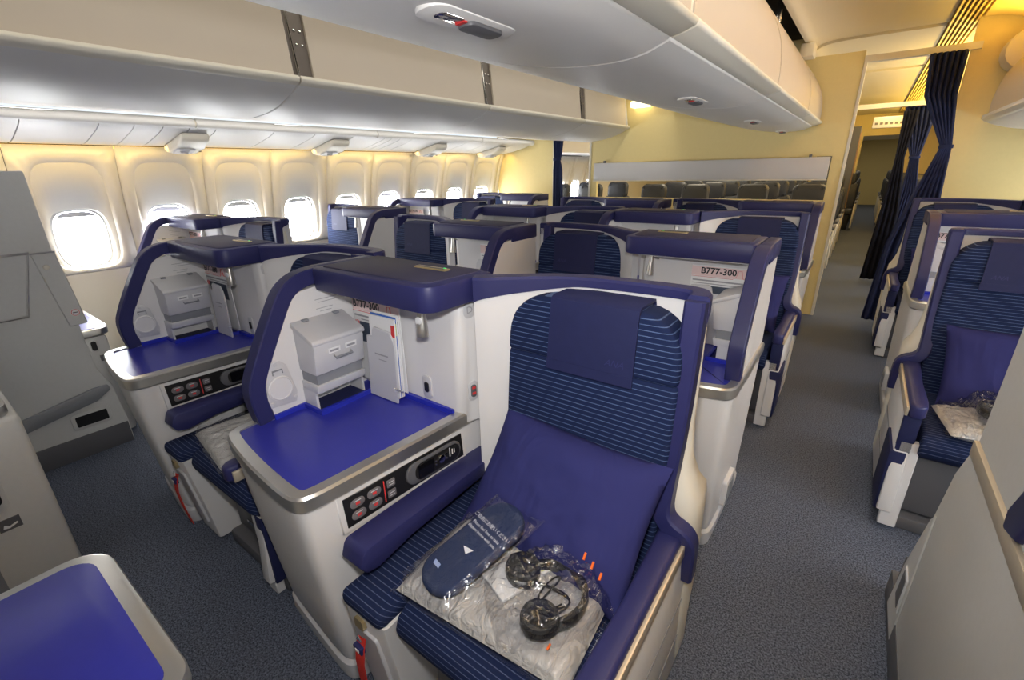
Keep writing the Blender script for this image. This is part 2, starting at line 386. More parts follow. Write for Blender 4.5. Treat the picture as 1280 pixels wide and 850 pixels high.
MB().prism(cv+[(x+.01, z+.03) for x, z in cv][::-1], 'y', -1.2, 5.39).done('cove_panel', mat('yellow_lit_cove_panel', (.85, .68, .30), .5), ce)  # yellow cove light put into the panel colour, cream further back
MB().prism(cv+[(x+.01, z+.03) for x, z in cv][::-1], 'y', 5.45, 13.9).done('cove_panel', CEILP, ce)
MB().box(-4.3, -.62, -1.2, 13.9, 2.52, 2.56).done('ceiling_panel', CEILP, ce)
MB().box(-1.6, -.45, -1.2, 5.39, 2.495, 2.515).done('gap_shade_sheet', DARK, ce)  # black sheet painting the shade in the gap over the centre bins
for y in (1.2, 2.6, 4.0):
    MB().box(-.70, -.67, y, y+.02, 2.35, 2.49, .004).done('hanger_bracket', CHROME, ce)
MB().box(-.66, -.56, 5.05, 5.25, 2.30, 2.40, .01).done('vent_box', CEILP, ce)
MB().box(.02, .08, 2.9, 3.1, 2.456, 2.461).done('air_vent', BRACK, ce)
MB().box(-4.6, 1.9, -1.25, -1.2, 0, 2.56).done('wall_front', GREYW); tag(bpy.data.objects['wall_front'], 'grey bulkhead behind the viewpoint', kind='structure')
tag(MB().box(-4.7, 1.9, -1.25, 22, 2.57, 2.62).done('ceiling_sky_block', DARK), 'added dark cover above the ceiling panels, keeping sky light out', kind='structure')  # added cover, stops sky light leaking in between the panels
tag(MB().box(-4.25, -3.45, 5.5, 8.6, 1.67, 2.5).done('trim_6', GREYW), 'pale bins above the rear left windows', kind='structure')
tag(MB().box(-4.7, -4.36, 8.45, 14, -.05, 2.56).done('wall_left_rear', WALLP), 'cream rear left sidewall', kind='structure')
wr = tag(empty('wall_right'), 'cream right cabin sidewall with windows, outside the frame', kind='structure'); nw = 18
MB().box(1.80, 1.84, -1.2, 22, -.05, 2.56).done('lining', WALLP, wr); MB().prism([(1.46, 1.64), (1.9, 1.64), (1.9, 2.5)], 'y', -1.2, 8.5).done('upper_panel', WALLP, wr)
def flip(o, yc, par):
    c = o.copy(); C.objects.link(c); c.parent = par; c.rotation_euler = (0, 0, math.pi); c.location = (-2.70, 2*yc, 0)
wps = [c for c in wl.children if c.name.startswith('wall_panel')]; lps = [c for c in wl.children if c.name.startswith('lower_panel')]
key = lambda o: sum(v.co.y for v in o.data.vertices)/len(o.data.vertices)
for p, q in zip(sorted(wps, key=key), sorted(lps, key=key)):
    yc = (p.data.vertices[0].co.y+p.data.vertices[24].co.y)/2
    flip(p, yc, wr); flip(q, yc, wr)
for i in range(-2, 15):
    src = bpy.data.objects['window_%d' % (i+3)]; yc = YW0+PITCH*i
    wn = tag(empty('window_%d' % nw), 'oval cabin window on the right sidewall, outside the frame', kind='structure'); nw += 1
    for c in src.children: flip(c, yc, wn)

# ------------------------------------------------------------------ bulkheads
YB = 5.42
def wall(name, boxes, m, lab):
    r = tag(empty(name), lab, kind='structure')
    for n, mm, a in boxes: MB().box(*a).done(n, mm, r)
    return r
wall('wall_rear', [
    ('bulkhead_panel', BULKP, (-2.76, -.21, YB, YB+.05, 0, 1.12)),
    ('bulkhead_panel', BULKP, (-2.76, -.21, YB, YB+.05, 1.515, 2.36)),
    ('bulkhead_panel', BULKP, (-2.76, -2.68, YB, YB+.05, 1.12, 1.515)),
    ('bulkhead_panel', BULKP, (-.30, -.21, YB, YB+.05, 1.12, 1.515)),
    ('edge_trim', CREAM, (-.21, -.185, YB-.005, YB+.055, 0, 2.31)),
    ('edge_trim', CREAM, (-2.785, -2.76, YB-.005, YB+.055, 0, 2.36)),
    ('aisle_header', CREAM, (-.21, .50, YB-.01, YB+.06, 2.245, 2.30)),
    ('upper_panel', BULKP, (-2.76, -.58, YB, YB+.05, 2.36, 2.52)),
], 'x', 'pale yellow bulkhead with a wide opening behind the last row') if False else None
def wall2(name, boxes, lab):
    r = tag(empty(name), lab, kind='structure')
    for n, mm, a in boxes: MB().box(*a).done(n, mm, r)
    return r
wall2('wall_rear', [
    ('bulkhead_panel', BULKP, (-2.76, -.21, YB, YB+.05, 0, 1.12)),
    ('bulkhead_panel', BULKP, (-2.76, -.21, YB, YB+.05, 1.515, 2.345)),
    ('bulkhead_panel', BULKP, (-2.76, -2.68, YB, YB+.05, 1.12, 1.515)),
    ('bulkhead_panel', BULKP, (-.30, -.21, YB, YB+.05, 1.12, 1.515)),
    ('upper_panel', BULKP, (-2.76, -.60, YB, YB+.05, 2.345, 2.52)),
    ('edge_trim', CREAM, (-.208, -.185, YB-.006, YB+.056, 0, 2.30)),
    ('edge_trim', CREAM, (-2.785, -2.762, YB-.006, YB+.056, 0, 2.36)),
    ('aisle_header', CREAM, (-.21, .52, YB-.01, YB+.06, 2.255, 2.305)),
], 'pale yellow centre bulkhead with a wide opening behind the last row')
wall2('wall_rear_left', [('bulkhead_panel', BULKP, (-4.22, -3.32, YB+.02, YB+.06, 0, 2.4)), ('edge_trim', CREAM, (-3.32, -3.30, YB+.015, YB+.065, 0, 2.4)), ('aisle_header', CREAM, (-3.3, -2.79, YB+.02, YB+.06, 1.80, 2.4))], 'pale yellow left bulkhead beside the windows')
wall2('wall_rear_right', [('bulkhead_panel', BULKP, (.46, 1.55, YB+.02, YB+.06, 0, 2.5))], 'pale yellow right bulkhead behind the seats')
t = tag(empty('screen_housing', (-1.5, YB-.02, 1.41)), 'long light grey housing box across the yellow bulkhead opening', 'housing')
MB().box(-1.20, 1.19, -.03, .02, -.095, .10, .006).done('housing_body', GREYW, t)
MB().box(-1.205, 1.195, -.035, -.02, -.105, -.095, .002).done('bottom_rail', CREAM, t)
for x in (-1.07, 1.03): MB().box(x-.012, x+.012, -.02, .01, .10, .125, .003).done('clip', DGREY, t)

# curtains
def curtain(name, lab, m, pts, folds, depth, tie=None, x0f=None):
    # pts: list of (z, x_left, x_right, y)
    mb = MB(); n = folds*8
    rings = []
    for z, xl, xr, y in pts:
        rings.append([(xl+(xr-xl)*i/n, y+depth*(.35+.65*min(1, (xr-xl)/.2))*math.sin(2*math.pi*folds*i/n+z*.8), z) for i in range(n+1)])
    mb.loft(rings, caps=False, closed=False)
    o = mb.done('cloth', m, None, ang=70)
    md = o.modifiers.new('s', 'SOLIDIFY'); md.thickness = .006
    r = tag(empty(name), lab, 'curtain'); o.parent = r
    if tie:
        z, xl, xr, y = tie
        MB().sweep([((xl+xr)/2+(xr-xl)/2*math.cos(a), y+.035*math.sin(a), z) for a in [2*math.pi*k/16 for k in range(16)]], [(-.004, -.014), (.004, -.014), (.004, .014), (-.004, .014)], loop=True).done('tie_band', m, r)
    return r
def ipts(p, n=5):
    out = []
    for a, b in zip(p, p[1:]):
        for k in range(n): t = k/n; t = t*t*(3-2*t); out.append(tuple(a[i]+(b[i]-a[i])*t for i in range(4)))
    return out+[p[-1]]
curtain('aisle_curtain', 'navy curtain tied back beside the right yellow bulkhead, nearest one', CURT,
        ipts([(2.25, .225, .445, 5.36), (1.95, .25, .445, 5.36), (1.56, .435, .50, 5.36), (1.2, .34, .52, 5.36), (.75, .24, .55, 5.36), (.05, .20, .55, 5.36)]), 6, .022, (1.56, .425, .51, 5.36))
curtain('aisle_curtain', 'dark navy curtain tied back further down the right aisle, second one', CURT,
        ipts([(2.05, .21, .47, 7.5), (1.85, .24, .48, 7.5), (1.50, .36, .44, 7.5), (1.1, .36, .50, 7.5), (.5, .30, .50, 7.5), (.05, .28, .5, 7.5)]), 6, .025, (1.5, .35, .45, 7.5))
curtain('aisle_curtain', 'black curtain hanging straight in front of the second navy curtain', CURTB,
        ipts([(2.0, .20, .33, 7.38), (1.5, .22, .30, 7.38), (.9, .20, .38, 7.38), (.05, .16, .4, 7.38)]), 4, .02)
curtain('aisle_curtain', 'slim navy curtain in the left aisle doorway by the windows', CURT,
        ipts([(1.79, -3.28, -3.14, 5.38), (1.62, -3.27, -3.16, 5.38), (1.56, -3.26, -3.18, 5.38), (1.45, -3.28, -3.15, 5.38), (.05, -3.30, -3.10, 5.38)]), 4, .018, (1.57, -3.27, -3.17, 5.38))

# ------------------------------------------------------------------ overhead bins
def handle(parent, loc, nrm, yl=.13):
    h = MB().prism(rrect(-yl, yl, -.042, .042, .036), 'z', -.004, .006, .003)
    n = Vector(nrm).normalized(); ydir = Vector((0, 1, 0)); xd = ydir.cross(n)
    f = lambda c: Vector(loc)+ydir*c.x+xd*c.y+n*c.z
    p = h.xf(f).done('latch_plate', BINW, parent)
    MB().prism(rrect(-yl*.15, yl*.72, -.024, .022, .018), 'z', .004, .014, .004).xf(f).done('latch_paddle', DGREY, p)
    MB().prism(rrect(-yl*.72, -yl*.2, -.018, .016, .012), 'z', .004, .0075, .002).xf(f).done('latch_dish', CHROME, p)
    MB().box(-yl*.22, -yl*.12, -.012, .012, .006, .009).xf(f).done('red_flag', RED, p)
CB = [-1.15, .0, 1.42, 2.87, 4.32, 5.40]
CBL = ['white curved centre bin over the viewpoint, cut by the frame', 'white curved centre bin nearest overhead, with big dark latch', 'white curved centre bin with latch and red flag, second overhead', 'white curved centre bin, third from the viewpoint', 'white curved centre bin farthest, against the yellow bulkhead']
for k, (a, b) in enumerate(zip(CB, CB[1:])):
    g = .004
    t = tag(empty('centre_bin', (-.9, (a+b)/2, 1.8)), CBL[k], 'overhead bin', 'bins over the centre seats')
    L = (b-a)/2-g
    prof = smooth([(-.50, 1.774), (-.60, 1.738), (-.80, 1.742), (-1.02, 1.775), (-1.4, 1.885), (-1.75, 1.985), (-1.85, 2.10)], 2)
    pr = [(x+.9, z-1.8) for x, z in prof]; inner = [(x+.0, z+.02) for x, z in pr]
    MB().prism(pr+inner[::-1], 'y', -L, L, .004, 1).done('bucket', BINW, t)
    lip = [(.40, -.024), (.43, -.018), (.468, -.006), (.474, .006), (.455, .024), (.40, .012)]
    MB().prism(lip, 'y', -L, L, .005, 2).done('lip', CREAM, t)
    up_ = smooth([(.452, .02), (.452, .12), (.43, .25), (.355, .38), (.255, .50), (.15, .575)], 2)
    MB().prism(up_+[(x-.02, z) for x, z in up_][::-1], 'y', -L+.012, L-.012).done('upper_panel', BINB, t)
    MB().prism([(x-.004, z+.0) for x, z in up_]+[(x-.022, z) for x, z in up_][::-1], 'y', -L-.01, -L+.010).done('seam_strip', CREAM, t)
    MB().box(-.9, .15, -L, L, .56, .575).done('top_panel', DARK, t)  # blackened top, shade of the gap above put into its colour
    ll = Vector((.174, .0, -.058)) if k else Vector((.174, 0, -.058))
    yoff = {1: .14, 2: .28, 3: .46, 4: .5}.get(k, 0)
    handle(t, Vector((.175, {1: .14, 2: .29, 3: .30, 4: .40}.get(k, 0), -.0605)), (.08, 0, -1))
    if k >= 2:
        for j in range(3): MB().box(.408, .440, L-.20+j*.03, L-.185+j*.03, -.0250, -.0235, xf=lambda c: (c.x, c.y, c.z+(c.x-.4)*.28+.002)).done('placard_mark', GINK, t)
LBL = ['white left bin at the top left corner of the view', 'white left overhead bin, second along, left of the first bronze bracket', 'white left overhead bin between the two nearer bronze brackets', 'white left overhead bin past the second bronze bracket', 'short white left overhead bin at the yellow bulkhead end']
for k, (a, b) in enumerate(zip(CB, CB[1:])):
    t = tag(empty('side_bin', (-2.6, (a+b)/2, 1.9)), LBL[k], 'overhead bin', 'bins over the left seats')
    L = (b-a)/2-.004
    p = smooth([(.315, -.03), (.20, -.085), (.02, -.135), (-.20, -.150), (-.25, -.148), (-.40, -.13), (-.95, -.085)], 2)
    MB().prism(p+[(x, z+.025) for x, z in p][::-1], 'y', -L, L, .003, 1).done('bucket', BINW, t)
    MB().prism([(.29, -.045), (.318, -.032), (.324, -.016), (.312, -.002), (.285, -.010)], 'y', -L, L, .004, 2).done('lip', CREAM, t)
    MB().box(.255, .275, -L+.10, L, -.015, .60, 0, xf=lambda c: (c.x-(c.z)*.10, c.y, c.z)).done('front_panel', BINB, t)
    for s_ in (1,):
        br = MB().box(.245, .262, -L, -L+.10, -.015, .60, 0, xf=lambda c: (c.x-(c.z)*.10, c.y, c.z)).done('bracket', BRACK, t)
        for zz in (.14, .20):
            for yy in (-L+.045, -L+.075): MB().lathe((.262-zz*.1, yy, zz), (1, 0, .1), [(.006, 0), (.006, .004), (.001, .005)], 8).done('bolt', CHROME, br)
        MB().tube([(.272-.02*.1, -L+.022, .0), (.262-.28*.1, -L+.018, .28)], .006, 8).done('strut', CHROME, br)
    MB().box(-1.5, .22, -L, L, .60, .62).done('top_panel', BINB, t)
    if k == 4: MB().prism([(.3, -.03), (.02, -.13), (-.22, -.145), (-.9, -.08), (-.9, .6), (.2, .6)], 'y', L-.012, L).done('end_panel', BINW, t)
RB = [2.3, 3.85, 5.40]
for k, (a, b) in enumerate(zip(RB, RB[1:])):
    t = tag(empty('side_bin', (.9, (a+b)/2, 1.75)), ['beige right overhead bin with white lip, cut by the right frame edge', 'beige right overhead bin with white lip next to the yellow bulkhead'][k], 'overhead bin', 'bins over the right seats')
    L = (b-a)/2-.004
    if k == 1: L -= .06; t.location.y -= .06
    p = smooth([(-.28, .0), (-.22, -.045), (-.05, -.09), (.2, -.10), (.5, -.07)], 2)
    MB().prism(p+[(x, z+.025) for x, z in p][::-1], 'y', -L, L, .003, 1).done('bucket', BINW, t)
    MB().prism([(-.285, .0), (-.26, -.022), (-.235, -.03), (-.22, .0), (-.262, .018)], 'y', -L, L, .004).done('lip', CREAM, t)
    q = smooth([(-.25, .01), (-.255, .15), (-.22, .32), (-.12, .45), (.05, .52)], 2)
    MB().prism(q+[(x+.02, z) for x, z in q][::-1], 'y', -L+.03, L-.02).done('upper_panel', BINB, t)
    MB().prism([(x+.002, z) for x, z in q]+[(x+.018, z) for x, z in q][::-1], 'y', -L, -L+.026).done('seam_strip', CREAM, t)
    MB().prism(q+[(.5, .5), (.5, -.05)], 'y', L-.02, L-.012).done('end_panel', BINB, t)
    handle(t, Vector((-.06, .1, -.093)), (-.1, 0, -1), .09)
tag(MB().prism(arc(.76, 2.19, .135, 100, 330, 12)+[(.90, 2.2), (.80, 2.28)], 'y', 5.18, 5.40, .015).done('bin_end_fairing', CREAM), 'rounded cream fairing between the right bin and the yellow cove', 'fairing')
tag(MB().prism([(.70, 2.28), (.99, 2.10), (1.05, 2.14), (.76, 2.33)], 'y', -1.1, 4.94).done('trim_4', DARK), 'dark slot above the right bins', kind='structure')

# ------------------------------------------------------------------ the seat unit (local x 0..W, y from the table front back to the shell)
OUT = smooth([(.0, .60), (.0, .14), (.005, .055), (.06, .035), (.22, .012), (.38, .0), (.455, .0), (.475, .03), (.482, .12), (.500, .35), (.518, .60)], 2)
BOT = smooth([(.02, .60), (.02, .16), (.03, .11), (.08, .10), (.22, .085), (.36, .07), (.415, .07), (.435, .095), (.455, .16), (.480, .35), (.51, .60)], 2)
def sx(y): return .478+(y-.10)*.082           # inner side face of the console
def seat_unit(mir):
    global MIR
    MIR = mir
    r = empty('business_seat')
    # --- console
    mid = [tuple(Vector(a)*.35+Vector(b)*.65) for a, b in zip(OUT, BOT)]
    ringz = [([tuple(Vector(a)*t+Vector(b)*(1-t)) for a, b in zip(OUT, BOT)], z) for t, z in ((.0, .075), (.12, .10), (.45, .30), (.80, .52), (1.0, .693))]
    cb = MB().loft([[(x, y, z) for x, y in p+[(.51, .62), (.02, .62)]] for p, z in ringz]).done('console_body', WHITE, r)
    MB().loft([[(x, y, z) for x, y in offset(BOT, k)+[(.51, .62), (.02, .62)]] for k, z in ((-.006, .0), (-.010, .02), (-.010, .062), (.0, .072))]).done('kick_skirt', GREYW, cb)
    fv = MB().prism(rrect(.26, .40, .10, .22, .015), 'x', -.004, .02, .002).done('vent_frame', GREYW, cb)
    MB().prism(rrect(.275, .385, .115, .205, .01), 'x', -.007, .0).done('vent_grille', MGREY, cb)
    # silver rim and blue table
    MB().loft([[(x, y, z) for x, y in q] for q, z in ((offset(OUT, -.004), .690), (offset(OUT, -.009), .697), (offset(OUT, -.009), .730), (offset(OUT, -.004), .737), (offset(OUT, .024), .738), (offset(OUT, .026), .728), (offset(OUT, .026), .690), (offset(OUT, -.004), .690))], caps=False, closed=False).done('table_rim', SILVER, r, ang=22)
    inn = offset(OUT, .022)
    MB().prism(inn+[(.50, .56), (.03, .56)], 'z', .715, .7335).done('table_top', BLUE, r)
    lip = [(.024, .15), (.024, .09), (.032, .068), (.08, .058)]
    MB().sweep([(x, y, .740) for x, y in [(.05, .17), (.05, .272), (.145, .272), (.145, .462), (.25, .462), (.262, .51), (.49, .51)]], [(-.004, -.012), (.004, -.012), (.004, .010), (-.004, .010)]).done('table_lip', BLUEL, r)
    # --- side wing
    MB().prism([(.615, .70), (.14, .70), (.128, .80), (.14, .88), (.26, 1.10), (.32, 1.11), (.42, 1.12), (.615, 1.12)], 'x', .004, .044).done('side_wing', WHITE, r)
    tp = smooth([(.150, .735), (.136, .83), (.150, .885), (.255, 1.075), (.285, 1.118), (.335, 1.146), (.41, 1.152)], 2)
    MB().sweep([(.024, y, z) for y, z in tp], [(-.021, -.027), (-.025, -.023), (-.025, .021), (-.021, .025), (.021, .025), (.025, .021), (.025, -.023), (.021, -.027)], up=(1, 0, 0)).done('wing_trim', NAVY, r, ang=28)
    MB().box(-.002, .0445, .39, .622, 1.105, 1.1775, .008, 2).done('wing_cap', NAVY, r, ang=28)
    # --- upper cabinet: back wall, seat-side face
    MB().prism([(.044, .62), (.044, .52), (.495, .52), (.522, .532), (.530, .56), (.562, .62)], 'z', .70, 1.112, .004, 1).done('cabinet', WHITE, r)
    MB().box(.03, .57, .605, .625, .06, 1.11).done('rear_panel', WHITE, r)
    # labels on the wing
    for z, k in ((1.075, 4), (1.045, 3)):
        for j in range(2): MB().box(.0442, .0446, .37+.012*j, .37+.020*k-.006*j, z-.003-.010*j, z-.0012-.010*j).done('placard_line', GINK, r)
    # --- top slab
    slab = rrect(.045, .568, .37, .62, .008, 2)
    slab = [(.045, .62), (.045, .385), (.055, .372)]+arc(.52, .418, .048, -90, 0, 6)+[(.572, .52), (.578, .62)]
    sl = MB().prism(slab, 'z', 1.105, 1.178, .009, 2).done('top_slab', NAVY, r)
    pad = [(.075, .612), (.075, .398)]+arc(.500, .433, .036, -90, 0, 5)+[(.545, .53), (.550, .612)]
    MB().prism(pad, 'z', 1.17, 1.1825, .004, 2).done('slab_pad', TOPPAD, sl)
    MB().prism([(.07, .55), (.07, .392), (.50, .392), (.53, .42), (.53, .55)], 'z', 1.100, 1.106).done('slab_underside', GREYW, sl)
    sp = MB().box(.345, .475, .530, .556, 1.180, 1.1865, .003).done('slot_plate', GOLD, sl)
    MB().box(.355, .462, .536, .546, 1.186, 1.1872).done('slot', BLACK, sp)
    MB().box(.452, .462, .548, .552, 1.186, 1.1876).done('indicator', LED, sp)
    # --- storage bin on the wing
    bx = MB().prism([(.044, 1.018), (.150, .975), (.1525, .955), (.140, .862), (.044, .862)], 'y', .278, .458, .006, 2).done('storage_box', GREYW, r)
    MB().prism([(.044, 1.023), (.152, .979), (.157, .972), (.155, .962), (.044, 1.006)], 'y', .274, .462, .003).done('storage_lid', GREYW, bx)
    for y in (.31, .42): MB().box(.046, .062, y, y+.02, 1.016, 1.024, .002).done('hinge', MGREY, bx)
    MB().prism([(.044, .862), (.128, .862), (.128, .825), (.044, .825)], 'y', .285, .452).done('tray_slot', MGREY, bx)
    MB().prism([(.044, .827), (.137, .827), (.130, .796), (.044, .796)], 'y', .278, .458, .004).done('tray_front', GREYW, bx)
    MB().box(.044, .115, .278, .286, .735, .80).done('box_leg', GREYW, bx); MB().box(.044, .115, .450, .458, .735, .80).done('box_leg', GREYW, bx)
    MB().box(.045, .135, .288, .448, .734, .742).done('box_floor', NAVYD, bx)
    slx = lambda z: .140+(z-.862)*.134
    for y in (.325, .385):
        MB().box(.0005, .0022, y, y+.042, .925, .943, xf=lambda c: (c.x+slx(c.z), c.y, c.z)).done('label_plate', PAPER, bx)
        MB().box(.0022, .0026, y+.006, y+.036, .930, .937, xf=lambda c: (c.x+slx(c.z), c.y, c.z)).done('label_print', GINK, bx)
    MB().tube([(slx(.913)-.002, .345, .915), (slx(.908)+.010, .345, .908), (slx(.908)+.010, .405, .908), (slx(.913)-.002, .405, .915)], .0035, 6).done('handle', MGREY, bx)
    # --- cup holder
    cp = MB().prism([(.165, .772), (.250, .765), (.258, .80), (.240, .895), (.222, .915), (.190, .918), (.176, .90), (.160, .80)], 'x', .040, .0475, .003).done('cup_holder_plate', GREYW, r)
    MB().lathe((.0475, .207, .828), (1, 0, 0), [(.040, -.001), (.040, .003), (.036, .005), (.034, .003), (.001, .004)], 28).done('cup_ring', WHITE, cp)
    MB().sweep([(.0485, .192, .875), (.0485, .192, .888), (.0485, .222, .888), (.0485, .222, .875)], [(-.0015, -.0015), (.0015, -.0015), (.0015, .0015), (-.0015, .0015)], up=(1, 0, 0)).done('pull_tab', MGREY, cp)
    for y, z in ((.205, .907), (.172, .785), (.248, .782)): MB().lathe((.0475, y, z), (1, 0, 0), [(.006, 0), (.005, .002), (.001, .002)], 10).done('screw', GREYW, cp)
    # --- literature pocket
    pk = MB().prism([(.150, .735), (.292, .735), (.307, .93), (.303, .958), (.286, .984), (.215, .990), (.202, .980), (.197, .955), (.170, .955)], 'y', .455, .462, .002, 1).done('magazine_pocket', GREYW, r)
    MB().box(.205, .270, .4541, .4548, .895, .900).done('pocket_print', GINK, pk); MB().box(.222, .262, .4541, .4548, .878, .881).done('pocket_print', GINK, pk)
    MB().lathe((.284, .455, .785), (0, -1, 0), [(.007, 0), (.006, .004), (.001, .005)], 10).done('stud', GREYW, pk)
    MB().tube([(.29, .452, .79), (.33, .452, .792)], .003, 6).done('stud_pin', CHROME, pk)
    # --- socket plate
    so = MB().prism(rrect(.352, .392, .755, .835, .014), 'y', .515, .521, .002).done('socket_plate', GREYW, r)
    MB().prism(rrect(.363, .381, .778, .812, .006), 'y', .512, .516).done('socket', BLACK, so)
    # --- seat number disc and call buttons
    nrm = (1, -.27, 0)
    fx = lambda y: .522+(y-.532)*.29
    pl = MB().prism([(p[0], p[1]) for p in rrect(.542, .578, 1.045, 1.095, .017)], 'x', 0, .0025, .001).xf(lambda c: (c.x+fx(c.y)+.0015, c.y, c.z)).done('seat_number_plate', GREYW, r)
    cbp = MB().prism(rrect(.542, .576, .775, .842, .016), 'x', 0, .003, .001).xf(lambda c: (c.x+fx(c.y)+.0015, c.y, c.z)).done('call_button_plate', GREYW, r)
    MB().prism(rrect(.550, .568, .788, .830, .008), 'x', .003, .006, .001).xf(lambda c: (c.x+fx(c.y)+.0015, c.y, c.z)).done('call_button', DGREY, cbp)
    for z in (.797, .816): MB().box(.0055, .0068, .553, .565, z, z+.008, xf=lambda c: (c.x+fx(c.y)+.0015, c.y, c.z)).done('button_light', RED, cbp)
    # side channel under the cabinet
    MB().prism([(.555, .705), (.523, .705), (.523, .727), (.555, .727)], 'x', .0, .0).bm.free() if False else None
    # --- reading lamp
    rl = MB().lathe((.455, .448, 1.094), (0, 0, -1), [(.014, -.008), (.016, .004), (.001, .006)], 12).done('reading_lamp', LAMP, r)
    if not mir:
        MB().lathe((.455, .446, 1.092), (.03, -.06, -1), [(.001, -.002), (.011, .0), (.013, .02), (.0165, .055), (.018, .078), (.0165, .083), (.001, .081)], 14).done('lamp_head', LAMP, rl)
        MB().lathe((.456, .432, 1.058), (0, -1, 0), [(.012, -.004), (.011, .003), (.001, .004)], 14).done('lamp_switch', PAPER, rl)
    else:
        MB().tube([(.455, .446, 1.088), (.425, .44, 1.085)], .004, 6).done('lamp_arm', LAMP, rl)
        MB().lathe((.460, .446, 1.090), (.05, -.04, -1), [(.001, -.002), (.009, .0), (.012, .03), (.017, .08), (.001, .082)], 14).done('lamp_head', LAMP, rl)
    # --- control panel
    q = lambda c: (c.x+sx(c.y), c.y, c.z)
    cf = MB().prism([(.090, .570), (.530, .583), (.522, .690), (.085, .690)], 'x', -.03, .004, .002, 1).xf(q).done('control_frame', WHITE, r)
    cpn = MB().prism([(.104, .585), (.514, .592), (.508, .676), (.100, .676)], 'x', 0, .0065, .001, 1).xf(q).done('control_panel', BLACK, r)
    for j, (y, z) in enumerate(((.138, .648), (.188, .648), (.138, .612), (.188, .612))):
        b = MB().prism(rrect(y-.021, y+.021, z-.013, z+.013, .0125, 4), 'x', .006, .009, .001).xf(q).done('seat_button', BUTTON, cpn)
        MB().prism(rrect(y-.006, y+.006, z-.005, z+.003, .002, 2), 'x', .009, .0096).xf(q).done('button_mark', RED, b)
        MB().box(.009, .0096, y-.010, y+.010, z+.006, z+.0085).xf(q).done('button_print', GREYW, b)
    for z in (.648, .614):
        b = MB().prism(rrect(.228, .254, z-.012, z+.012, .003, 2), 'x', .006, .009, .001).xf(q).done('seat_button', BUTTON, cpn)
        for d in (-.004, .004): MB().box(.009, .0096, .234, .249, z+d-.001, z+d+.001).xf(q).done('button_print', GREYW, b)
    MB().box(.0065, .0075, .218, .221, .597, .665).xf(q).done('divider', RED, cpn)
    hs = MB().prism(rrect(.290, .496, .600, .668, .032, 6), 'x', .004, .014, .003).xf(q).done('handset', DGREY, r)
    MB().prism(rrect(.318, .488, .607, .661, .024, 6), 'x', .014, .0165, .001).xf(q).done('handset_face', BLACK, hs)
    MB().prism(rrect(.328, .385, .612, .656, .004, 2), 'x', .0165, .0175).xf(q).done('handset_screen', SCREEN, hs)
    MB().lathe((sx(.415)+.0165, .415, .636), (1, 0, 0), [(.013, 0), (.013, .003), (.009, .004), (.001, .003)], 16).done('dial', CHROME, hs)
    for y, z in ((.392, .640), (.392, .628), (.434, .645), (.434, .628)): MB().lathe((sx(y)+.0165, y, z), (1, 0, 0), [(.0028, 0), (.0028, .002), (.0005, .002)], 8).done('key', CHROME, hs)
    for y, h in ((.446, .020), (.456, .012), (.464, .009)): MB().box(.0165, .0178, y, y+.003, .637-h/2, .637+h).xf(q).done('key_bar', PAPER, hs)
    # --- inner armrest pad
    ap = smooth([(.060, .545), (.075, .588), (.10, .590), (.60, .582)], 1)
    MB().prism(ap+[(.60, .535), (.22, .528), (.11, .512), (.075, .52)], 'x', .505, .588, .006, 2).done('inner_armrest', NAVY, r)
    # --- side ledge with cushion
    lb = MB().loft([[(x, y, z) for x, y in rrect(a, b, c, .60, .012, 2)] for a, b, c, z in ((.505, .668, .085, .03), (.505, .674, .060, .25), (.515, .680, .036, .425), (.520, .682, .036, .432))]).done('ledge_base', WHITE, r)
    MB().prism(rrect(.545, .635, .10, .36, .01, 2), 'y', .030, .07, .002, 1, xf=lambda c: (c.x, c.y+(.42-c.z)*.12, c.z)).done('ledge_panel', GREYW, lb)
    MB().prism(rrect(.566, .60, .376, .408, .006, 2), 'y', .030, .05).done('ledge_sticker', GOLD, lb)
    MB().box(.522, .676, .028, .60, .425, .472, .018, 3).done('ledge_cushion', FPAN, r)
    # life vest strap
    stp = MB().sweep([(.588, .030, .350), (.592, .018, .33), (.590, .012, .28), (.580, .018, .20), (.572, .032, .10)], [(-.016, -.0015), (.016, -.0015), (.016, .0015), (-.016, .0015)], up=(0, 1, 0)).done('life_vest_strap', REDST, r)
    MB().box(.574, .607, .010, .024, .318, .338, .002).done('strap_clip', NAVY, stp)
    MB().box(.584, .598, .0085, .0105, .325, .333).done('clip_print', PAPER, stp)
    MB().sweep([(.588, .024, .342), (.580, .020, .352), (.588, .020, .364), (.598, .020, .352), (.590, .024, .342)], [(-.0015, -.0015), (.0015, -.0015), (.0015, .0015), (-.0015, .0015)], up=(0, 1, 0)).done('strap_ring', CHROME, stp)
    # --- seat
    pan = [(.64, .345), (.16, .345), (.10, .358), (.066, .39), (.056, .425), (.068, .458), (.10, .476), (.15, .482), (.64, .470)]
    MB().prism(pan, 'x', .690, 1.136, .012, 3).done('seat_cushion', FPAN, r)
    sb = MB().box(.70, 1.13, .16, .62, .07, .345, .01).done('seat_base', DGREY, r)
    MB().prism([(.15, .345), (.62, .345), (.62, .24), (.20, .20)], 'x', .695, .715).done('seat_rail', BLACK, sb)
    MB().box(.78, .98, .150, .17, .12, .25, .004).done('leg_rest_mechanism', BLACK, sb)
    MB().box(.83, .93, .146, .152, .15, .165).done('mechanism_plate', CHROME, sb)
    MB().box(.69, 1.14, .12, .30, .0, .06, .01).done('floor_track_cover', DGREY, sb)
    lean = lambda c: (c.x, c.y-(1.15-c.z)*.10, c.z)
    MB().prism([(.664, .46), (1.134, .46)]+[(1.142, .80), (1.14, .975), (.656, .975), (.658, .80)], 'y', .600, .70, .014, 3, xf=lean).done('backrest', FBACK, r)
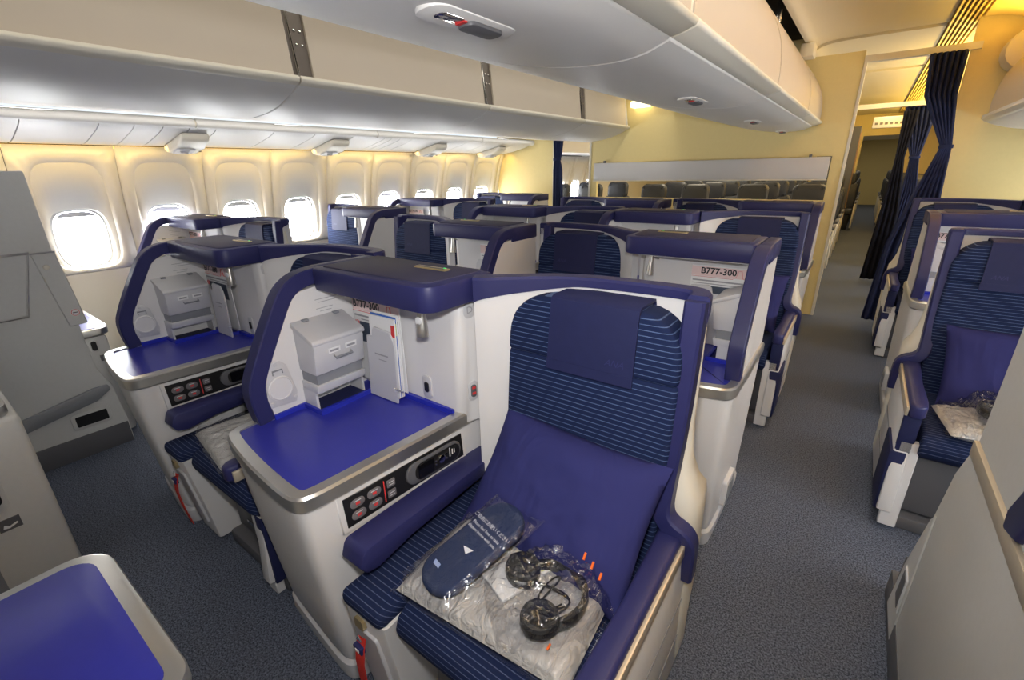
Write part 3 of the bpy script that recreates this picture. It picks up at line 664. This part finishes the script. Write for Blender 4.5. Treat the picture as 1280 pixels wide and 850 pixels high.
    hr = [(.656, .968), (1.14, .968)]+arc(1.025, 1.020, .115, 0, 90, 7)+arc(.771, 1.020, .115, 90, 180, 7)
    MB().prism(hr, 'y', .597, .695, .015, 3, xf=lean).done('headrest', FBACK, r)
    cov = [(.702, 1.09), (.702, 1.130), (.694, 1.145), (.602, 1.145), (.590, 1.138), (.586, 1.115), (.569, .955)]
    hc = MB().prism(cov+[(y+.006, z-.002) for y, z in [(.569, .955), (.586, 1.115), (.591, 1.132), (.603, 1.140), (.690, 1.140), (.696, 1.128), (.696, 1.09)]], 'x', .795, 1.035).done('headrest_cover', NAVYD, r)
    MB().prism([(.5675, .948), (.5705, .975), (.574, .975), (.571, .948)], 'x', .794, 1.036).done('cover_hem', NAVYD, hc)
    text('ANA', .024, (.985, .5745, 1.000), (0, -1, .1), (0, .1, 1), NAVY, hc, 'embossed_lettering', shear=.3)
    # --- shell around the seat
    pth = smooth([(.572, .545), (.60, .56), (.66, .61), (.75, .675), (.84, .707), (.93, .718), (1.05, .722), (1.115, .718), (1.143, .695), (1.146, .65)], 2)
    MB().prism(offset(pth, .018)+offset(pth, -.018)[::-1], 'z', .05, 1.15).done('seat_shell', WHITE, r)
    rings = []; L_, R_ = offset(pth, .024), offset(pth, -.024); n_ = len(pth)
    for i in range(n_):
        u = i/(n_-1); zb = 1.106+.046*min(1, u/.42) if u < .80 else 1.152-.036*(u-.80)/.20
        a_, b_ = Vector(L_[i]), Vector(R_[i]); e = (b_-a_)*.10
        rings.append([(*a_, zb), (*a_, 1.171), (*(a_+e), 1.178), (*(b_-e), 1.178), (*b_, 1.171), (*b_, zb)])
    MB().loft(rings).done('shell_trim', NAVY, r, ang=28)
    wp = smooth([(1.146, .640, 1.168), (1.146, .632, 1.10), (1.146, .618, .95), (1.143, .600, .80), (1.139, .580, .69), (1.142, .566, .640), (1.165, .560, .615), (1.200, .562, .600), (1.212, .568, .575), (1.210, .582, .50), (1.208, .597, .45)], 2)
    MB().sweep(wp, [(-.023, -.018), (-.019, -.024), (.019, -.024), (.023, -.018), (.023, .019), (.017, .025), (-.017, .025), (-.023, .019)], up=(0, -1, .001)).done('wing_front_trim', NAVY, r, ang=28)
    sf = []
    for z, xo, y0, y1 in ((1.10, 1.166, .645, .70), (.85, 1.168, .63, .71), (.74, 1.178, .62, .72), (.68, 1.196, .605, .735), (.645, 1.212, .600, .76), (.60, 1.214, .60, .78), (.30, 1.214, .60, .80), (.06, 1.206, .62, .80)):
        sf.append([(1.135, y0, z), (xo-.02, y0, z), (xo, y0+.02, z), (xo, (y0+y1)/2, z), (xo-.012, y1-.01, z), (1.135, y1, z)])
    MB().loft(sf).done('shell_flare', CREAM, r, ang=60)
    # --- outer armrest
    ar = MB().prism([(1.140, .575), (1.150, .30), (1.146, .10), (1.150, .045), (1.165, .025), (1.195, .025), (1.203, .05), (1.203, .60), (1.15, .61)], 'z', .545, .602, .012, 3).done('outer_armrest', NAVY, r)
    sp = MB().prism([(.06, .10), (.10, .54), (.74, .56), (.74, .05), (.35, .05)], 'x', 1.158, 1.206, .006, 2).done('armrest_panel', WHITE, r)
    MB().box(1.202, 1.212, .04, .60, .548, .585, .002).done('armrest_strip', STRIP, r)
    MB().box(1.2062, 1.2075, .12, .74, .335, .341).done('panel_groove', MGREY, sp)
    MB().box(1.2062, 1.2075, .12, .74, .185, .190).done('panel_groove', MGREY, sp)
    lp = MB().prism([(1.128, .02), (1.188, .02), (1.188, .085), (1.160, .085), (1.160, .375), (1.192, .375), (1.192, .42), (1.128, .42)], 'y', .085, .115, .003, 1).done('leg_bracket', WHITE, r)
    MB().box(1.163, 1.216, .080, .30, .09, .37, .006).done('leg_cover', NAVYD, r)
    MB().box(1.150, 1.205, .085, .60, .37, .545, .006).done('armrest_support', NAVYD, r)
    MIR = False
    return r

def add_letter(r, ch, mir):
    global MIR
    MIR = mir
    p = [c for c in r.children if c.name.startswith('seat_number_plate')][0]
    text(ch, .030, (.522+(.56-.532)*.29+.0042, .560, 1.070), (1, -.29, 0), (0, 0, 1), GINK, p, 'seat_letter')
    MIR = False
A0 = seat_unit(False); B0 = seat_unit(True)
YA, YBW = .40, 1.515; DX = 1.172; PP = 2.247
G1, G2, G3 = 'business seats in the centre block', 'business seats along the windows', 'business seats right of the right aisle'
units = [
 ('A', -1.40, YA, 'D', 'nearest navy and white business seat with pillow, kit and blue table', G1, 'aisle'),
 ('A', -1.40-DX, YA, 'F', 'white business console left of the nearest one, seat hidden behind it', G1, 'inner'),
 ('B', -1.40, YBW, 'E', 'business seat behind the nearest one, console beside the right aisle', G1, 'inner'),
 ('B', -1.40-DX, YBW, 'G', 'business seat with console in the second row, beside the left aisle', G1, 'aisle'),
 ('A', -1.40, YA+PP, 'D', 'third-row centre business seat beside the right aisle, with armrest showing', G1, 'aisle'),
 ('A', -1.40-DX, YA+PP, 'F', 'third-row centre business seat left, console next to the left aisle', G1, 'inner'),
 ('B', -1.40, YBW+PP, 'E', 'last-row business seat before the yellow bulkhead, console at the right aisle', G1, 'inner'),
 ('B', -1.40-DX, YBW+PP, 'G', 'last-row business seat before the yellow bulkhead, beside the left aisle', G1, 'aisle'),
 ('A', -4.235, .95, 'K', 'nearest window-side business seat, its console against the bright windows', G2, 'aisle'),
 ('B', -4.235, 2.065, 'H', 'second window-side business seat with a lit blue headrest', G2, 'inner'),
 ('A', -4.235, 3.20, 'K', 'third window-side business seat from the front', G2, 'aisle'),
 ('B', -4.235, 4.31, 'H', 'farthest window-side business seat, at the left yellow bulkhead', G2, 'inner'),
 ('B', .325, 2.065, 'C', 'nearest business seat right of the right aisle, with pillow and kit', G3, 'aisle'),
 ('A', .325, 3.20, 'A', 'business console right of the right aisle, behind the nearest seat there', G3, 'inner'),
 ('B', .325, 4.31, 'C', 'farthest business seat right of the right aisle, before the curtain', G3, 'aisle'),
]
used = set(); UN = {}
for typ, x, y, ch, lab, grp, arm in units:
    src = A0 if typ == 'A' else B0
    o = copy_tree(src) if typ in used else src
    if typ not in used:      # keep an untouched source: copy first, letters are added at the end
        used.add(typ)
    o.location = (x, y, 0); tag(o, lab, 'seat', grp); UN[(x, y)] = o; o['_c'] = ch; o['_m'] = typ == 'B'; o['_a'] = arm
for o in UN.values():
    add_letter(o, o['_c'], o['_m'])
    if o['_a'] == 'inner':
        for c in o.children:
            if c.name.split('.')[0] in ('outer_armrest', 'armrest_panel', 'armrest_strip', 'leg_bracket', 'leg_cover', 'armrest_support'):
                c.location.x += .058 if o['_m'] else -.058
            if c.name.split('.')[0] in ('wing_front_trim', 'shell_flare'):
                c.scale.x = .962 if not o['_m'] else 1
                if o['_m']: c.scale.x = .962; c.location.x = W*.038
    for k in ('_c', '_m', '_a'): del o[k]

# ------------------------------------------------------------------ things in the literature pockets
def card(x, y, mir, lab):
    global MIR
    MIR = mir
    r = empty('safety_card', (x, y, 0))
    MB().box(.060, .300, .494, .497, .76, 1.062, .001, 1).done('card', PAPER, r)
    MB().box(.061, .299, .4934, .4939, 1.018, 1.058).done('title_band', PINKP, r)
    cx = .165
    text('B777-300', .036, (.192 if mir else .135, .4934, 1.040), (0, -1, 0), (0, 0, 1), INK, r, 'card_title', bold=.0009)
    z0 = 1.015
    pts = [(.062, z0), (.225, z0), (.238, z0+.012), (.244, z0+.036), (.256, z0+.036), (.262, z0+.006), (.298, z0+.002)]
    if mir: pts = [(.36-p[0], p[1]) for p in pts]
    MB().sweep([(p[0], .4930, p[1]) for p in pts], [(-.0004, -.0016), (.0004, -.0016), (.0004, .0016), (-.0004, .0016)], up=(0, -1, 0)).done('red_line', RED, r)
    MB().box(.067, .292, .4930, .4939, .996, 1.002).done('print_line', GINK, r)
    MB().box(.10, .292, .4930, .4939, .985, .988).done('print_line', GINK, r)
    MB().box(.088, .262, .4930, .4939, .905, .978).done('card_picture', SLATE, r)
    MB().sweep([(.076+.010*math.cos(a), .4928, .970+.010*math.sin(a)) for a in [2*math.pi*k/14 for k in range(14)]], [(-.0004, -.0012), (.0004, -.0012), (.0004, .0012), (-.0004, .0012)], up=(0, -1, 0), loop=True).done('no_smoking_ring', RED, r)
    MB().box(.067, .085, .4926, .4932, .9690, .9710, xf=lambda c: (c.x, c.y, c.z-(c.x-.076))).done('no_smoking_bar', RED, r)
    MIR = False
    return tag(r, lab, 'card', 'safety cards in the seat pockets')
cards = [(-1.40, YA, 0, 'white B777-300 safety card behind the storage box of the nearest console'), (-1.40-DX, YA, 0, 'safety card in the console left of the nearest one'),
 (-1.40, YBW, 1, 'safety card with bold black B777-300 title in the console beside the right aisle'), (-1.40-DX, YBW, 1, 'safety card in the second-row console by the left aisle'),
 (-4.235, .95, 0, 'safety card in the nearest window-side console'), (-4.235, 3.20, 0, 'safety card in the third window-side console'), (.325, 3.20, 0, 'safety card in the console right of the right aisle')]
for c in cards: card(c[0], c[1], bool(c[2]), c[3])
def magazine(y, h, cols, lab):
    r = empty('magazine', (-1.40, YA, 0))
    MB().box(.17, .292, y, y+.006, .75, h, .001, 1, xf=lambda c: (c.x+(c.z-.75)*.045, c.y, c.z)).done('pages', PAPER, r)
    MB().box(.17, .2925, y-.001, y, .75, h, xf=lambda c: (c.x+(c.z-.75)*.045, c.y, c.z)).done('cover', cols[0], r)
    MB().box(.276, .2928, y-.0016, y-.0009, h-.06, h-.02, xf=lambda c: (c.x+(c.z-.75)*.045, c.y, c.z)).done('cover_print', cols[1], r)
    return tag(r, lab, 'magazine', 'magazines in the nearest pocket')
magazine(.466, 1.025, (PAPER, RED), 'magazine with red print in the nearest pocket, frontmost')
magazine(.474, 1.030, (mat('blue_cover', (.05, .16, .55), .4), YELP), 'blue covered magazine in the nearest pocket')
magazine(.482, 1.034, (PAPER, GINK), 'white covered magazine at the back of the nearest pocket')

# ------------------------------------------------------------------ pillows, blankets, kits
def pillow_mesh(w, h, t, seed, nu=36, nv=30):
    mb = MB()
    def f(side):
        def g(u, v):
            a, b = u*2-1, v*2-1
            e = (1-abs(a)**3.2)*(1-abs(b)**3.2); e = max(e, 0)**.62
            pin = 1-.06*(1-abs(a*b))-.0
            n = noise.noise(Vector((a*2.2+seed, b*2.2, side)))*.22+noise.noise(Vector((a*5+seed, b*5, side*3)))*.08
            ex = 1-.07*(1-abs(b)**2)*0-.05*(1-b*b); ey = 1-.05*(1-a*a)
            return (a*w/2*(1-.05*(1-b*b)), b*h/2*(1-.06*(1-a*a)), side*t/2*e*(1+n))
        return g
    mb.grid(f(1), nu, nv); mb.grid(f(-1), nu, nv)
    bmesh.ops.remove_doubles(mb.bm, verts=mb.bm.verts, dist=.0008)
    return mb
def pillow(loc, rot, w, h, t, lab, seed=1, orange=False):
    o = pillow_mesh(w, h, t, seed).done('pillow', PILLOW, None, ang=80)
    o.location = loc; o.rotation_euler = rot
    tag(o, lab, 'pillow', 'indigo pillows on the seats')
    return o
R = math.radians
P1 = pillow((-.497, .846, .645), (R(51), R(0), R(-4)), .505, .365, .12, 'big indigo pillow leaning on the nearest seat back', 1)
bpy.context.view_layer.update()
for x, y in ((.146, -.078), (.168, -.088), (.190, -.102)):
    hit, p, nn, _ = P1.ray_cast((x, y, 1), (0, 0, -1)); z = p.z if hit else .04
    s_ = MB().box(x-.0025, x+.0025, y-.008, y+.008, z-.002, z+.003).done('orange_mark', ORANGE, P1)  # small orange dashes on the pillow front
pillow((.325+.30, 2.065+.46, .64), (R(58), 0, R(4)), .45, .36, .12, 'indigo pillow on the nearest seat right of the aisle', 3)
pillow((-1.40+.92, YA+PP+.47, .66), (R(62), 0, R(-4)), .42, .36, .12, 'indigo pillow on the third-row centre seat at the right aisle', 5)
pillow((.325+.28, 4.31+.46, .65), (R(60), 0, R(4)), .42, .36, .12, 'indigo pillow on the farthest seat right of the aisle', 7)

def blanket(loc, rz, lab, w=.43, d=.29, h=.05, seed=0):
    r = empty('blanket_pack', loc, rz)
    mb = MB()
    def g(side):
        def f(u, v):
            a, b = u*2-1, v*2-1
            e = max(0, (1-abs(a)**6)*(1-abs(b)**6))**.5
            n = noise.noise(Vector((a*7+seed, b*3, 2)))*.010+abs(noise.noise(Vector((a*14+b*5+seed, b*6, 5))))*.010
            if side > 0: return (a*w/2, b*d/2, h/2+(h/2+n)*e)
            return (a*w/2, b*d/2, h/2-h/2*e)
        return f
    mb.grid(g(1), 56, 44); mb.grid(g(-1), 20, 16)
    mb.done('folded_blanket', BLANKET, r, ang=80)
    fm = MB()
    def ff(u, v):
        a, b = u*2-1, v*2-1
        n = noise.noise(Vector((a*6+seed+3, b*6, 1)))*.012+noise.noise(Vector((a*17, b*17+seed, 7)))*.006
        z = h*1.06+.007+n*.8 if max(abs(a), abs(b)) < .90 else h*.45+noise.noise(Vector((a*6+seed+3, b*6, 1)))*.005
        return (a*(w/2+.012), b*(d/2+.010), z)
    fm.grid(ff, 40, 32).done('plastic_film', FILM, r, ang=80)
    return tag(r, lab, 'blanket', 'film wrapped blankets on the seats')
def slippers(loc, rot, lab, txt=True):
    r = empty('slipper_pouch', loc); r.rotation_euler = rot
    MB().prism([(p[0], p[1]) for p in rrect(-.140, .140, -.064, .064, .060, 8)], 'z', 0, .030, .012, 3).done('pouch', SLIP, r)
    if txt:
        text('ご自由にお使いください', .0125, (.058, .0, .0300), (0, 0, 1), (1, 0, 0), WTEXT, r, lift=.001)
        text('Please feel free to take', .0112, (.040, 0, .0300), (0, 0, 1), (1, 0, 0), WTEXT, r, lift=.001)
        text('slippers home with you.', .0112, (.026, 0, .0300), (0, 0, 1), (1, 0, 0), WTEXT, r, lift=.001)
        MB().prism([(-.030, -.010), (-.012, -.018), (-.020, .012), (-.026, .0)], 'z', .0302, .031).done('logo_print', WTEXT, r)
        MB().prism([(-.096, .010), (-.086, .014), (-.086, .036), (-.096, .032)], 'z', .0300, .031).done('tag_print', mat('pale_blue_tag', (.35, .45, .75), .4), r)
    fm = MB()
    def ff(u, v):
        a, b = u*2-1, v*2-1
        n = noise.noise(Vector((a*5, b*5, 9)))*.006+noise.noise(Vector((a*15, b*15, 4)))*.005
        k = max(abs(a), abs(b)); return (a*.162, b*.082, (.036 if k < .85 else .016)+n)
    fm.grid(ff, 30, 18).done('plastic_film', FILM, r, ang=80)
    return tag(r, lab, 'slippers')
def headphones(loc, rot, lab):
    r = empty('headphones', loc); r.rotation_euler = rot
    arcp = [(.078*math.cos(a), .088*math.sin(a), .016) for a in [R(-20+220*k/22) for k in range(23)]]
    MB().sweep(arcp, [(-.006, -.013), (.006, -.013), (.008, 0), (.006, .013), (-.006, .013), (-.008, 0)]).done('headband', BLACK, r)
    for sgn, n in ((-1, 'ear_cup'), (1, 'ear_cup')):
        c = (sgn*.066, -.035, .024)
        cup = MB().lathe(c, (-sgn*.35, .0, 1), [(.012, -.018), (.038, -.014), (.042, 0), (.040, .010), (.030, .016), (.001, .016)], 20).done('ear_cup', BLACK, r)
        MB().sweep([(c[0]+.031*math.cos(a), c[1]+.031*math.sin(a), c[2]+.014) for a in [2*math.pi*k/20 for k in range(20)]], [(.010*math.cos(b), .009*math.sin(b)) for b in [2*math.pi*j/8 for j in range(8)]], loop=True).done('ear_pad', CUSH, cup)
    cab = [(.05*math.cos(t*1.3)*(1-t*.03), .012+.035*math.sin(t*1.9), .012+.004*math.sin(t*3)) for t in [k*.35 for k in range(30)]]
    MB().tube(smooth(cab, 1), .0022, 6).done('cable', BLACK, r)
    fm = MB()
    def ff(u, v):
        a, b = u*2-1, v*2-1
        n = noise.noise(Vector((a*4, b*4, 2)))*.012+noise.noise(Vector((a*11, b*11, 6)))*.010+noise.noise(Vector((a*25, b*25, 3)))*.004
        k = (abs(a)**4+abs(b)**4)**.25
        return (a*.118*(1-.12*b*b), b*.135*(1-.12*a*a), (.058 if k < .8 else .058-.045*min(1, (k-.8)/.2))+n)
    fm.grid(ff, 40, 44).done('plastic_bag', FILM2, r, ang=80)
    return tag(r, lab, 'headphones')
blanket((-.512, .650, .480), R(4), 'film wrapped grey blanket under the kit on the nearest seat', .45, .29, .064, 0)
slippers((-.597, .640, .583), (R(0), R(-15), R(75)), 'blue slipper pouch in clear film on the nearest seat')
headphones((-.402, .648, .550), (0, 0, R(-40)), 'black headphones in a clear bag on the nearest seat')
t = empty('paper_pack', (-.500, .655, .549), R(-20))
MB().box(-.040, .050, -.06, .05, 0, .010, .003).done('white_sleeve', PAPER, t)
MB().box(-.010, .044, .045, .105, .0, .008, .002).done('label_card', PAPER, t)
MB().box(.012, .036, .060, .092, .008, .0088).done('yellow_patch', YELP, t); MB().box(-.006, .010, .070, .092, .008, .0088).done('grey_patch', MGREY, t)
tag(t, 'small white paper pack with yellow patch between slippers and headphones', 'paper')
for x, y in ((-.375, .553), (-.345, .545)):
    s = MB().box(-.002, .002, -.007, .007, 0, .003).done('orange_mark', ORANGE, bpy.data.objects['blanket_pack'])
    s.location = (x+.512, y-.650, .070)
blanket((.325+.28, 2.065+.20, .482), R(8), 'film wrapped cream blanket on the nearest seat right of the aisle', .40, .26, .05, 4)
headphones((.325+.27, 2.065+.24, .54), (0, 0, R(20)), 'black headphones in clear bag on the seat right of the aisle')
blanket((.325+.26, 4.31+.20, .482), R(4), 'film wrapped blanket on the farthest seat right of the aisle', .38, .24, .05, 6)
blanket((-1.40-DX+.83, YA+.22, .482), R(-8), 'film wrapped blanket half hidden beside the nearest console', .34, .27, .05, 9)
slippers((-1.40+.80, YA+PP+.22, .485), (0, 0, R(70)), 'blue slipper pouch on the third-row seat beside the right aisle', False)

# ------------------------------------------------------------------ front furniture around the viewpoint
# left partition with window-side table
t = tag(empty('partition_console', (-3.22, .2, 0)), 'grey partition at the left edge, with dark slot and bumper bar', 'partition')
MB().prism([(-1.0, .0), (.36, .0), (.36, .14), (.345, .355), (.305, .48), (.30, .64), (.30, 1.495), (-1.0, 1.495)], 'x', -.05, 0, .008, 2).done('aisle_panel', PANELG, t)
MB().box(-1.0, .0, 0, 0, 0, 0) if False else None
MB().box(-.004, .006, -.9, .355, .0, .125, .002).done('kick_plate', DGREY, t)
MB().prism([(-.30, .19), (.26, .30), (.33, .345), (.325, .375), (.26, .375), (-.30, .262)], 'x', -.005, .022, .008, 2).done('bumper_bar', MGREY, t)
sl = MB().prism(rrect(.13, .30, .165, .255, .015), 'x', 0, .005, .002).done('slot_frame', PANELG, t)
MB().prism(rrect(.148, .284, .18, .24, .006), 'x', .004, .006).done('slot', BLACK, sl)
dr = MB().prism([(-.6, .815), (.125, .825), (.205, 1.115), (-.6, 1.115)], 'x', 0, .004, .002, 1).done('access_door', PANELG, t)
MB().sweep([(.0045, -.6, .808), (.0045, .13, .818), (.0045, .212, 1.12), (.0045, -.6, 1.12)], [(-.003, -.002), (.003, -.002), (.003, .002), (-.003, .002)], up=(1, 0, 0)).done('door_edge', CHROME, t)
pn = MB().prism([(.215, 1.115), (.305, 1.118), (.335, .735), (.262, .73)], 'x', -.04, .008, .004, 1).done('hinged_panel', PANELG, t)
MB().lathe((.008, .255, 1.045), (1, 0, 0), [(.013, 0), (.011, .005), (.001, .007)], 12).done('knob', CREAM, pn)
MB().box(.006, .010, .212, .305, 1.112, 1.119).done('panel_edge', CHROME, pn)
ns = MB().lathe((.008, .300, .80), (1, 0, 0), [(.019, 0), (.019, .001), (.001, .001)], 18).done('no_smoking_sign', PAPER, t)
MB().sweep([(.0095, .300+.016*math.cos(a), .80+.016*math.sin(a)) for a in [2*math.pi*k/16 for k in range(16)]], [(-.001, -.002), (.001, -.002), (.001, .002), (-.001, .002)], up=(1, 0, 0), loop=True).done('sign_ring', RED, ns)
MB().box(.0085, .0095, .290, .310, .798, .802).done('sign_bar', INK, ns)
t = tag(empty('window_console', (-3.62, .2, 0)), 'small blue table console between the left partition and the window', 'console')
MB().box(-.30, .25, -.9, .42, 0, .615, .02).done('console_body', PANELG, t)
MB().prism([(-.32, -.9), (.24, -.9), (.26, .40), (.235, .435), (.17, .45), (-.32, .46)], 'z', .615, .655, .008).done('table_rim', SILVER, t)
MB().prism([(-.30, -.9), (.215, -.9), (.232, .385), (.16, .425), (-.30, .435)], 'z', .65, .658).done('table_top', BLUE, t)
lt = MB().prism(rrect(.33, .37, .525, .60, .018), 'x', .25, .256, .002).done('latch_plate', PANELG, t)
MB().prism(rrect(.338, .362, .535, .59, .011), 'x', .256, .260).done('latch', BLACK, lt)
sg = MB().box(.25, .253, .36, .41, .465, .50).done('life_vest_sign', DGREY, t)
MB().box(.253, .2535, .375, .395, .475, .487).done('sign_print', PAPER, sg)
# dark floor-level closet left of the aisle front (console with life-vest latch)
def lower_console(x, lab, latch):
    t = tag(empty('footwell_console', (x, 0, 0)), lab, 'console', 'footwell consoles ahead of the front row')
    MB().box(-.44, -.0 if latch else -.03, -.9, .112 if latch else .06, .03, .70, .018, 3).done('console_body', PANELG, t)
    MB().box(-.40, -.02, -.86, .08, 0, .035).done('plinth', BLACK, t)
    def outl(d): return [(-.47+d, -.9), (-.0-d, -.9)]+arc(-.05-d*.2, .045-d*.2, .05-d*.8, 0, 90, 6)+[(-.38, .095-d)]+arc(-.40+d*.2, .025-d*.2, .07-d*.8, 90, 180, 6)
    MB().prism(outl(0), 'z', .70, .737, .008).done('table_rim', SILVER, t)
    MB().prism(outl(.028), 'z', .733, .739, .001).done('table_top', BLUE, t)
    return t
F0 = lower_console(-2.20, 'grey footwell console with oval latch and seat sign, left edge', True)
lt = MB().prism(rrect(-.055, .005, .38, .50, .028), 'x', -.002, .005, .002).done('latch_plate', PANELG, F0)
MB().prism(rrect(-.04, -.008, .405, .475, .015), 'x', .004, .009, .002).done('latch', BLACK, lt)
sg = MB().box(-.001, .003, -.045, .012, .30, .345, .001, 1).done('life_vest_sign', DGREY, F0)
MB().prism([(-.035, .312), (-.02, .308), (.004, .318), (.002, .324), (-.018, .316), (-.03, .325)], 'x', .003, .004).done('sign_print', PAPER, sg)
MB().box(-.001, .002, -.115, -.085, .04, .68).done('groove', MGREY, F0)
MB().box(-.001, .004, -.9, -.115, .04, .68).done('side_panel', WHITE, F0)
D0 = lower_console(-.68, 'blue topped footwell console in the bottom left corner', False)
# right partition with console strip
t = tag(empty('partition_console', (.335, 0, 0)), 'grey partition and console wall in the lower right corner', 'partition')
MB().prism([(-.9, .02), (1.70, .02), (1.655, .24), (1.55, .51), (1.505, .68), (1.432, .80), (-.9, .80)], 'x', .0, .05, .008, 2).done('lower_panel', PANELG, t)
MB().prism([(.3, .80), (1.432, .80), (1.432, 1.495), (.3, 1.495)], 'x', .004, .05, .004, 1).done('upper_panel', PANELG, t)
MB().box(-.006, .012, -.9, 1.43, .775, .815, .004).done('metal_strip', STRIP, t)
MB().prism([(1.52, .03), (1.69, .03), (1.645, .24), (1.548, .49), (1.52, .52)], 'x', -.004, .004, .002, 1).done('end_strip', PANELG, t)
hn = MB().prism([(1.535, .13), (1.615, .14), (1.600, .27), (1.535, .26)], 'x', -.008, -.003, .002).done('handle_frame', GREYW, t)
MB().prism([(1.545, .142), (1.603, .150), (1.590, .258), (1.545, .25)], 'x', -.0095, -.0075).done('handle_slot', DGREY, t)
MB().box(-.003, .05, .4, 1.78, .0, .10, .004).done('kick_plate', DGREY, t)
MB().prism([(1.66, .02), (1.76, .02), (1.74, .20), (1.66, .26)], 'x', .012, .05, .004).done('kick_end', DGREY, t)
MB().box(.05, .55, -.2, 1.13, .77, .806, .01).done('table_top', BLUE, t)
MB().box(.02, .055, -.2, 1.15, .785, .815, .006).done('table_rim', SILVER, t)
MB().prism([(1.02, .82), (1.09, .80), (1.10, .84), (1.0, 1.05), (.9, 1.2), (.84, 1.2)], 'x', -.008, .045, .008, 2).done('wing_trim', NAVY, t)

# ------------------------------------------------------------------ rear cabin
def econ():
    r = empty('leather_seat')
    for z0, z1, y0, nm in ((.50, 1.02, .42, 'backrest'),):
        MB().prism(rrect(.03, .47, .42, 1.02, .06, 3), 'y', .40, .52, .035, 2, xf=lambda c: (c.x, c.y+(c.z-.5)*.14, c.z)).done('backrest', ECON, r)
    MB().prism(rrect(.08, .42, .98, 1.235, .07, 4), 'y', .46, .58, .04, 2, xf=lambda c: (c.x, c.y+(c.z-1)*.1-(.012 if .2 < c.x < .3 else 0), c.z)).done('headrest', ECON, r)
    MB().box(.03, .47, .0, .45, .36, .47, .03, 2).done('cushion', ECON, r)
    for x in (-.02, .48):
        MB().box(x, x+.045, .05, .45, .58, .63, .012).done('armrest', DGREY, r)
        MB().prism([(.08, .05), (.02, .30), (.05, .585), (.42, .60), (.48, .05)], 'x', x+.004, x+.040, .006, 1).done('side_panel', CREAM, r)
    MB().box(.06, .44, .1, .40, .0, .36, .02).done('base', BLACK, r)
    return r
E0 = econ(); first = True
rowsY = [5.95, 6.85, 7.75, 8.65, 9.6, 10.6]
cols = [(-2.58, 'leftmost'), (-2.03, 'second from left'), (-1.35, 'third from left'), (-.76, 'right aisle')]
nth = ['first', 'second', 'third', 'fourth', 'fifth', 'sixth']
for i, y in enumerate(rowsY):
    for x, nm in cols:
        o = E0 if first else copy_tree(E0); first = False
        o.location = (x, y, 0); tag(o, 'slate leather seat in %s row beyond the bulkhead opening, %s column' % (nth[i], nm), 'seat', 'leather seats in the rear cabin')
for i, y in enumerate([6.1, 7.05, 8.3, 9.2, 10.1, 11.0, 11.9]):
    o = copy_tree(E0); o.location = (.44, y, 0); tag(o, 'slate leather aisle seat right of the rear aisle, number %s row past the curtain' % (nth+['seventh'])[i], 'seat', 'leather seats in the rear cabin')
for i, y in enumerate([13.0, 14.6, 15.6, 16.6, 17.6]):
    o = copy_tree(E0); o.location = (.36, y, 0); tag(o, 'small far seat in distant right column of the aisle, number %s before the end' % nth[i], 'seat', 'leather seats in the rear cabin')
    o = copy_tree(E0); o.location = (-.62, y, 0) if i else (-.62, 13.2, 0); tag(o, 'small far seat in distant left column of the aisle, number %s before the end' % nth[i], 'seat', 'leather seats in the rear cabin')
for i, y in enumerate([6.0, 6.95]):
    for x in (-4.1, -3.55):
        o = copy_tree(E0); o.location = (x, y, 0); tag(o, 'slate leather seat seen through left doorway, %s row, %s' % (nth[i], 'window side' if x < -4 else 'aisle side'), 'seat', 'leather seats in the rear cabin')
wall2('wall_rear_far', [('far_wall', BULKP, (-4.4, -.25, 13.9, 13.96, 0, 2.56)), ('far_wall', BULKP, (.55, 1.5, 13.9, 13.96, 0, 2.5)), ('far_header', BULKP, (-.25, .55, 13.9, 13.96, 2.02, 2.5)), ('galley_block', DGREY, (-.9, -.27, 11.6, 12.6, 0, 2.1)), ('galley_door', mat('brown_galley_door', (.25, .15, .08), .5), (-.268, -.262, 11.7, 12.5, .2, 2.0)), ('far_end', BULKP, (-1, 1.5, 21.9, 22, 0, 2.5)), ('far_side', WALLP, (-1.05, -1.0, 13.9, 22, 0, 2.5)), ('far_ceiling', CEILP, (-1, 1.5, 14, 22, 2.2, 2.24))], 'distant yellow partition at the end of the right aisle')
wall2('trim_5', [('cross_header', CREAM, (-.28, .48, 7.42, 7.50, 2.05, 2.10)), ('cross_header_panel', CEILP, (-.6, 1.5, 7.43, 7.49, 2.10, 2.50))][:1], 'cream header rail over the second curtain')
t = tag(empty('ceiling_sign', (.12, 10.3, 2.05)), 'cream ceiling sign box with dark dots over the rear aisle', 'sign')
MB().box(-.22, .22, -.04, .04, -.07, .10, .01).done('sign_box', CREAM, t)
for k in range(6): MB().box(-.19+k*.065, -.15+k*.065, -.043, -.038, -.02, .015).done('sign_dot', BRACK, t)
for k, (x, y) in enumerate(((-2.55, 5.0),)):
    tag(MB().box(-2.25, -2.05, 5.30, 5.40, 2.07, 2.13, .01).done('wall_lamp', EXITL), 'small lit lamp at the end of the left bins, on yellow bulkhead', 'lamp')
